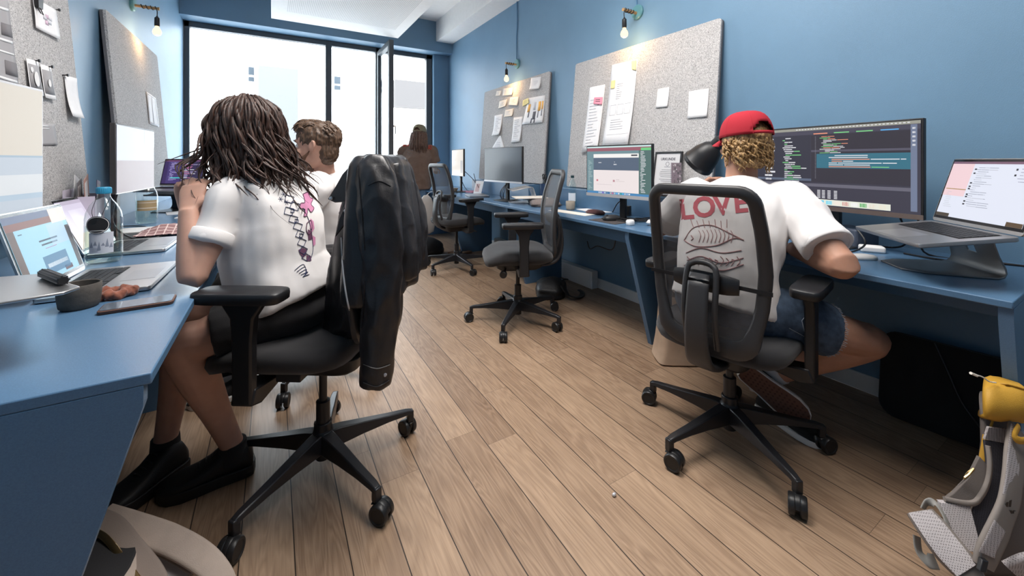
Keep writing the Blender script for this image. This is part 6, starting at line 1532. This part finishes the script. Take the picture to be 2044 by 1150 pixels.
# blond curls below the cap
m_h2 = hair_material('blond_curls', (.14, .07, .025), (.55, .34, .14), .5)
MHl = frame(hd, rightof(FH)); b = MB(); b.ell(MHl @ V((0, -.022, .012)), (.086, .100, .092), 22, 14, MHl.to_3x3()); b.ell(MHl @ V((0, -.052, -.055)), (.070, .056, .052), 20, 12, MHl.to_3x3())
h2 = organic(b, 'hair', m_h2, P2, voxel=.006, smooth=4, wrinkle=.010, wscale=55, seed=9)
b = MB(MHl); rd = random.Random(5)
for i in range(260):
    phi = rd.uniform(0, 2*PI); f_ = math.cos(phi-PI/2)
    if f_ > .35: continue
    z0 = rd.uniform(-.03, .045); L_ = rd.uniform(.05, .11)*(1 if f_ < -.2 else .7); ph = rd.uniform(0, 6); pts = []
    for k in range(9):
        t = k/8; z = z0-L_*t; R_ = interp([(-.13, .082), (-.06, .092), (0, .094), (.05, .088)], z)+.012*rd.random()*t+.007*math.sin(ph+t*11)
        a = phi+.12*math.sin(ph+t*10); pts.append((R_*.90*math.cos(a), R_*1.08*math.sin(a)-.016, z))
    rr = rd.uniform(.0022, .0055); b.tube(pts, [rr*.6, rr, rr, rr, rr, rr, rr*.9, rr*.7, rr*.2], 6, sub=2)
b.build('curls', m_h2, h2, world=True, ang=180)

# ---- bearded person beyond, also at the left desk
P3 = thing('person', 'bearded person with short brown hair and white tee in profile at left desk', 'person', (.24, 2.40, 0))
F3 = dirv(163); r3 = rightof(F3)
pel, wst, chs, shl, nkb = V((.26, 2.40, .60)), V((.27, 2.40, .74)), V((.265, 2.395, .90)), V((.245, 2.39, 1.015)), V((.232, 2.385, 1.06))
hd = at(631, 293, 2.10); FH = dirv(154)
shL, elL, wrL = shl-r3*.185-V((0, 0, .01)), V((.085, 2.20, .80)), V((-.15, 2.24, .80))
shR, elR, wrR = shl+r3*.185-V((0, 0, .01)), V((.10, 2.62, .82)), V((-.15, 2.58, .80))
hpL, hpR = pel-r3*.09-V((0, 0, .01)), pel+r3*.09-V((0, 0, .01)); knL, knR = V((-.17, 2.36, .54)), V((-.17, 2.56, .54)); anL, anR = V((-.13, 2.34, .10)), V((-.16, 2.56, .10))
b = MB()
torso(b, [pel-V((0, 0, .05)), pel, wst, chs, shl, nkb], [(.15, .105), (.16, .115), (.145, .10), (.17, .11), (.165, .085), (.065, .06)], F3)
limb(b, [nkb-V((0, 0, .03)), nkb.lerp(hd, .45)+V((.01, 0, 0)), hd+V((.01, 0, -.05))], [.064, .060, .06])
MH3 = add_head(b, hd, FH, s=1.04)
for s, e, w in ((shL, elL, wrL), (shR, elR, wrR)): limb(b, [s, s.lerp(e, .5), e-(e-s).normalized()*.03, e, e.lerp(w, .3), w], [.056, .050, .044, .043, .044, .029])
for w, sd in ((wrL, 1), (wrR, -1)): add_hand(b, w, (-1, 0, -.12), (0, 0, -1), sd, .35)
for h, k, a in ((hpL, knL, anL), (hpR, knR, anR)): limb(b, [h, h.lerp(k, .5), k-(k-h).normalized()*.05, k, k.lerp(a, .28), k.lerp(a, .65), a], [.092, .080, .066, .061, .060, .047, .037])
organic(b, 'body', m_skin, P3, voxel=.005, smooth=4)
eyes(P3, MH3)
b = MB(); torso(b, [pel-V((.0, 0, .02)), pel.lerp(wst, .5), wst, chs, shl, nkb+V((0, 0, .005))], [(.188, .14), (.182, .135), (.176, .13), (.192, .134), (.180, .102), (.080, .074)], F3)
for s, e in ((shL, elL), (shR, elR)): limb(b, [s.lerp(shl, .35), s, s.lerp(e, .4), s.lerp(e, .7)], [.070, .078, .075, .078])
organic(b, 't_shirt', m_tee, P3, voxel=.006, smooth=5, wrinkle=.006, wscale=9, seed=12)
b = MB(); torso(b, [pel-V((0, 0, .065)), pel-V((0, 0, .02)), pel+V((0, 0, .06)), wst-V((0, 0, .03))], [(.165, .12), (.180, .140), (.176, .135), (.158, .118)], F3)
for h, k, a in ((hpL, knL, anL), (hpR, knR, anR)): limb(b, [h, h.lerp(k, .5), k, k.lerp(a, .3), k.lerp(a, .9)], [.106, .096, .078, .072, .060])
organic(b, 'trousers', m_black_soft, P3, voxel=.007, smooth=4, wrinkle=.005, wscale=9, seed=15)
for a in (anL, anR): shoe('shoe', (a.x+.06, a.y, 0), (a.x-.21, a.y, 0), 0, m_can, m_sole, P3)
m_h3 = hair_material('short_brown_hair', (.035, .020, .012), (.15, .085, .05), .5)
MHl = frame(hd, rightof(FH)); b = MB(); b.ell(MHl @ V((0, -.018, .045)), (.086, .112, .090), 22, 14, MHl.to_3x3()); b.ell(MHl @ V((0, .035, .098)), (.066, .075, .040), 20, 12, MHl.to_3x3()); b.ell(MHl @ V((0, -.060, -.02)), (.070, .052, .075), 20, 12, MHl.to_3x3())
h3 = organic(b, 'hair', m_h3, P3, voxel=.006, smooth=4, wrinkle=.008, wscale=45, wstretch=(1, 1, .6), seed=3)
b = MB(MHl); rd = random.Random(8)
for i in range(150):
    x = rd.uniform(-.07, .07); y0 = rd.uniform(-.10, .035); z0 = .135*math.sqrt(max(.05, 1-(x/.095)**2-((y0-.0)/.14)**2)); L_ = rd.uniform(.04, .075)
    pts = [(x*(1+.1*t), y0+L_*t*(1 if y0 > -.05 else -.4), z0+.018*math.sin(PI*t*.8)-(.03*t*t if y0 > .02 else .02*t)) for t in (0, .25, .5, .75, 1)]
    rr = rd.uniform(.003, .006); b.tube(pts, [rr*.5, rr, rr, rr*.8, rr*.2], 6, sub=2)
b.build('locks', m_h3, h3, world=True, ang=180)
b = MB(MHl @ Matrix.Scale(1.04, 4))
rings = []
for z, w, yf, yb in [(-.124, .018, .052, .020), (-.117, .036, .082, .006), (-.098, .0525, .0925, .004), (-.078, .0605, .0915, .008), (-.060, .0665, .080, .000), (-.040, .071, .040, -.004), (-.022, .0725, .012, -.004)]:
    rings.append([(w*math.copysign(abs(math.cos(a))**.9, math.cos(a)), (yf+yb)/2+(yf-yb)/2*math.sin(a), z) for a in [2*PI*k/24 for k in range(24)]])
b.loft(rings); b.tube([(-.028, .082, -.062), (0, .0965, -.056), (.028, .082, -.062)], [.004, .0055, .004], 8, sub=3)
b.build('beard', mat('stubble_brown', (.16, .085, .055), .8, var=.3, vscale=300), P3, world=True, ang=180)

# ---- standing person by the window
P4 = thing('person', 'standing person in brown tee and olive cap with long hair by the window', 'person', (1.72, 5.46, 0))
F4 = dirv(62); r4 = rightof(F4)
pel, wst, chs, shl, nkb = V((1.71, 5.44, .86)), V((1.715, 5.45, 1.02)), V((1.735, 5.475, 1.17)), V((1.75, 5.50, 1.295)), V((1.757, 5.51, 1.385))
hd = at(838, 268, 5.62); FH = dirv(50)
shL, elL, wrL = shl-r4*.20-V((0, 0, .01)), V((1.60, 5.66, 1.08)), V((1.79, 5.82, 1.02)); shR, elR, wrR = shl+r4*.20-V((0, 0, .01)), V((1.97, 5.43, 1.09)), V((2.05, 5.62, 1.03))
hpL, hpR = pel-r4*.09-V((0, 0, .03)), pel+r4*.09-V((0, 0, .03)); knL, knR = V((1.65, 5.50, .49)), V((1.78, 5.44, .48)); anL, anR = V((1.62, 5.47, .09)), V((1.76, 5.40, .09))
b = MB()
torso(b, [pel-V((0, 0, .05)), pel, wst, chs, shl, nkb], [(.15, .105), (.16, .115), (.145, .10), (.17, .11), (.17, .085), (.065, .06)], F4)
limb(b, [nkb-V((0, 0, .03)), nkb.lerp(hd, .45), hd+V((0, 0, -.05))], [.064, .060, .06]); MH4 = add_head(b, hd, FH)
for s, e, w in ((shL, elL, wrL), (shR, elR, wrR)): limb(b, [s, s.lerp(e, .5), e-(e-s).normalized()*.03, e, e.lerp(w, .3), w], [.056, .050, .044, .043, .044, .029])
for w, e, sd in ((wrL, elL, 1), (wrR, elR, -1)): add_hand(b, w, w-e, (0, 0, -1), sd, .4)
for h, k, a in ((hpL, knL, anL), (hpR, knR, anR)): limb(b, [h, h.lerp(k, .5), k-(k-h).normalized()*.05, k, k.lerp(a, .28), k.lerp(a, .65), a], [.092, .080, .066, .061, .060, .047, .037])
organic(b, 'body', m_skin_d, P4, voxel=.006, smooth=4); eyes(P4, MH4)
b = MB(); torso(b, [pel-V((.0, 0, .10)), pel, wst, chs, shl, nkb+V((0, 0, .005))], [(.200, .155), (.196, .15), (.190, .145), (.202, .142), (.196, .110), (.095, .080)], F4)
for s, e in ((shL, elL), (shR, elR)): limb(b, [s.lerp(shl, .35), s, s.lerp(e, .4), s.lerp(e, .8)], [.080, .078, .080, .088])
tee4 = organic(b, 't_shirt', mat('brown_cotton', (.150, .100, .078), .9, var=.08, vscale=30), P4, voxel=.008, smooth=5, wrinkle=.009, wscale=7, seed=21)
bv = surf(tee4); b = MB()
for i in range(7):
    u = 808+8.4*i; v = 289-2.2*math.sin(PI*i/6)+1.5*i*.6
    if 2 <= i <= 3: continue
    print_line(b, bv, [(u-2.5, v+4), (u-2, v-3), (u+2, v-3.5), (u+2.5, v), (u-1.5, v+.5), (u+3, v+4)], .0075, 4)
b.build('red_print', mat('red_print', (.40, .055, .035), .8), tee4, world=True)
b = MB(); print_patch(b, bv, [(818, 285), (829, 288), (828, 296), (826, 305), (820, 314), (810, 308), (813, 298)]); b.m = 1
for q in ([(815, 292), (826, 295)], [(814, 298), (825, 301)], [(813, 303), (823, 307)], [(812, 307), (820, 311)]): print_line(b, bv, q, .003)
b.build('pale_tag_print', [mat('pale_green_print', (.50, .50, .44), .8), m_dgrey], tee4, world=True)
b = MB(); torso(b, [pel-V((0, 0, .10)), pel-V((0, 0, .02)), pel+V((0, 0, .06)), wst-V((0, 0, .06))], [(.165, .12), (.180, .140), (.176, .135), (.158, .118)], F4)
for h, k, a in ((hpL, knL, anL), (hpR, knR, anR)): limb(b, [h, h.lerp(k, .5), k, k.lerp(a, .4), k.lerp(a, .95)], [.108, .096, .080, .074, .068])
organic(b, 'jeans', mat('mid_blue_denim', (.10, .18, .30), .85, var=.2, vscale=30), P4, voxel=.008, smooth=4, wrinkle=.006, wscale=8, seed=23)
for a in (anL, anR): shoe('shoe', a-F4*.06-V((0, 0, a.z)), a+F4*.21-V((0, 0, a.z)), 0, m_can, m_sole, P4)
cap_hat(hd+V((0, 0, .030)), FH, 1.1, mat('olive_cotton', (.22, .185, .115), .85), P4, tilt=-3)
m_h4 = hair_material('long_brown_hair', (.05, .028, .02), (.20, .11, .075), .5); MHl = frame(hd, rightof(FH)); b = MB(); b.ell(MHl @ V((0, -.02, .01)), (.092, .106, .09), 20, 12, MHl.to_3x3()); b.ell(MHl @ V((0, -.070, -.12)), (.118, .055, .14), 20, 12, MHl.to_3x3())
h4 = organic(b, 'hair', m_h4, P4, voxel=.008, smooth=4, wrinkle=.006, wscale=40, wstretch=(1, 1, .2), seed=6)
b = MB(MHl); rd = random.Random(3)
for i in range(90):
    phi = rd.uniform(PI*1.02, PI*1.98); L_ = rd.uniform(.20, .30); pts = []
    for k in range(6):
        t = k/5; z = .02-L_*t; R_ = .100+.014*rd.random(); pts.append((R_*.98*math.cos(phi)*(1+.35*t), R_*1.1*math.sin(phi)-.016-.02*t, z))
    rr = rd.uniform(.004, .008); b.tube(pts, [rr, rr, rr, rr, rr*.7, rr*.2], 6, sub=2)
b.build('locks', m_h4, h4, world=True, ang=180)

# ------------------------------------------------------------------ black leather jacket over the near chair's back
m_lea = mat('black_leather', (.018, .017, .019), .34, spec=.6, bump=.12, bscale=180, var=.1, vscale=30)
lj = thing('leather_jacket', 'black leather biker jacket draped over the back of the nearest chair', 'jacket', (.36, 1.47, .46))
b = MB(); cc = V((.158, 1.616, 0)); fF = dirv(147); fr_ = rightof(fF)
def ch(x, y, z): return cc+fr_*x+fF*y+V((0, 0, z))
rings = []
for z, hx, hy, cy in ((1.158, .13, .022, -.225), (1.150, .175, .042, -.225), (1.125, .205, .058, -.225), (1.06, .225, .070, -.228), (.96, .240, .080, -.232), (.85, .246, .088, -.24), (.74, .250, .094, -.245), (.70, .248, .092, -.245)):
    rings.append([ch(x+.006*math.sin(5*z+x*20), cy+y+.012*math.sin(x*34+z*6)*(1.16-z)*2, z) for x, y, _ in ring_xy(hx, hy, 0, 48, .62)])
b.loft(rings)
# near front panel hanging forward, and its mate on the far side
def panel(rows, th=.014):
    n = len(rows); fr = []
    for v, ul, dl, ur, dr in rows:
        fr.append([at(lerp(ul, ur, k/8), v, lerp(dl, dr, k/8)+.012*math.sin(k*1.5+v*.03)) for k in range(9)])
    ring = []
    for r in fr: ring.append(r+[p+Fv*th for p in r[::-1]])
    b.loft(ring)
panel([(352, 700, 1.36, 762, 1.26), (400, 686, 1.38, 770, 1.25), (450, 676, 1.39, 775, 1.25), (510, 664, 1.40, 775, 1.25), (570, 652, 1.41, 772, 1.25), (630, 642, 1.41, 765, 1.25), (660, 641, 1.41, 750, 1.26), (676, 645, 1.41, 712, 1.33)], .02)
jb = organic(b, 'jacket_body', m_lea, lj, voxel=.006, smooth=4, wrinkle=.013, wscale=10, wstretch=(1, 1, .22), seed=31)
bvb = surf(jb)
def sleeve(name, pts, seed):
    b = MB(); b.tube([at(*p[:3]) for p in pts], [(p[3], p[4]) for p in pts], 24, sub=6, up=tuple(Fv))
    return organic(b, name, m_lea, lj, voxel=.005, smooth=3, wrinkle=.008, wscale=16, wstretch=(1, 1, .5), seed=seed)
s1 = sleeve('sleeve', [(752, 322, 1.30, .040, .035), (748, 350, 1.27, .062, .045), (757, 430, 1.245, .068, .048), (762, 520, 1.235, .063, .046), (761, 600, 1.225, .058, .044), (756, 680, 1.22, .052, .042), (752, 735, 1.215, .047, .040), (750, 768, 1.21, .044, .038)], 33)
s2 = sleeve('sleeve', [(790, 318, 1.58, .040, .035), (799, 350, 1.62, .050, .045), (814, 400, 1.64, .054, .05), (826, 450, 1.64, .056, .05), (824, 500, 1.62, .052, .045), (808, 545, 1.58, .046, .04)], 37)
sleeve('back_hem_fold', [(782, 330, 1.42, .04, .04), (788, 420, 1.40, .056, .05), (797, 500, 1.39, .064, .05), (797, 552, 1.39, .062, .048)], 39)
bvj = surf(s1)
b = MB()
for q in ([(726, 728), (752, 736), (778, 728)], [(726, 764), (752, 772), (776, 760)]): print_line(b, bvj, q, .0022)
b.build('cuff_seam', m_lea, s1, world=True)
MB().lathe([(0, 0), (.005, 0), (.005, .004), (0, .005)], 14, on_surface(bvj, 769, 748, .0) or at(769, 748, 1.18), tuple(-Fv)).build('cuff_snap', m_silver, s1, world=True)
b = MB()
def flap(pts, th=.010): b.prism([at(*p) for p in pts], Fv*th)
flap([(748, 312, 1.285), (728, 314, 1.29), (702, 326, 1.30), (684, 346, 1.315), (668, 374, 1.33), (653, 398, 1.34), (668, 405, 1.335), (694, 403, 1.32), (722, 376, 1.29), (742, 350, 1.265)])
c1 = b.build('collar', m_lea, lj, world=True, bevel=.004, seg=3)
b = MB(); flap([(690, 403, 1.325), (702, 420, 1.32), (698, 436, 1.325), (678, 462, 1.34), (668, 474, 1.35), (676, 436, 1.34)]); b.build('lapel', m_lea, lj, world=True, bevel=.004, seg=3)
for u, v, d in ((661, 396, 1.335), (690, 421, 1.325)):
    MB().lathe([(0, 0), (.0065, 0), (.006, .003), (.003, .0045), (0, .005)], 16, at(u, v, d-.003), tuple(-Fv)).build('snap_button', m_alu, lj, world=True)
b = MB(); print_line(b, bvb, [(682, 474), (684, 520), (689, 570), (697, 615), (708, 648)], .0028, 6); zp = b.build('zipper', m_silver, lj, world=True)
zq = on_surface(bvb, 709, 652, .005) or at(709, 652, 1.3)
MB().tube([zq+V((0, 0, .012)), zq, zq-V((0, 0, .022))], (.005, .0025), 8).build('zip_pull', m_alu, zp, world=True)
b = MB()
for q in ([(715, 335), (722, 420), (728, 500)], [(735, 370), (757, 362), (780, 372)], [(728, 560), (726, 620), (722, 655)]): print_line(b, bvb, q, .0016, 6); print_line(b, bvj, q, .0016, 6)
b.build('seam', m_lea, jb, world=True)
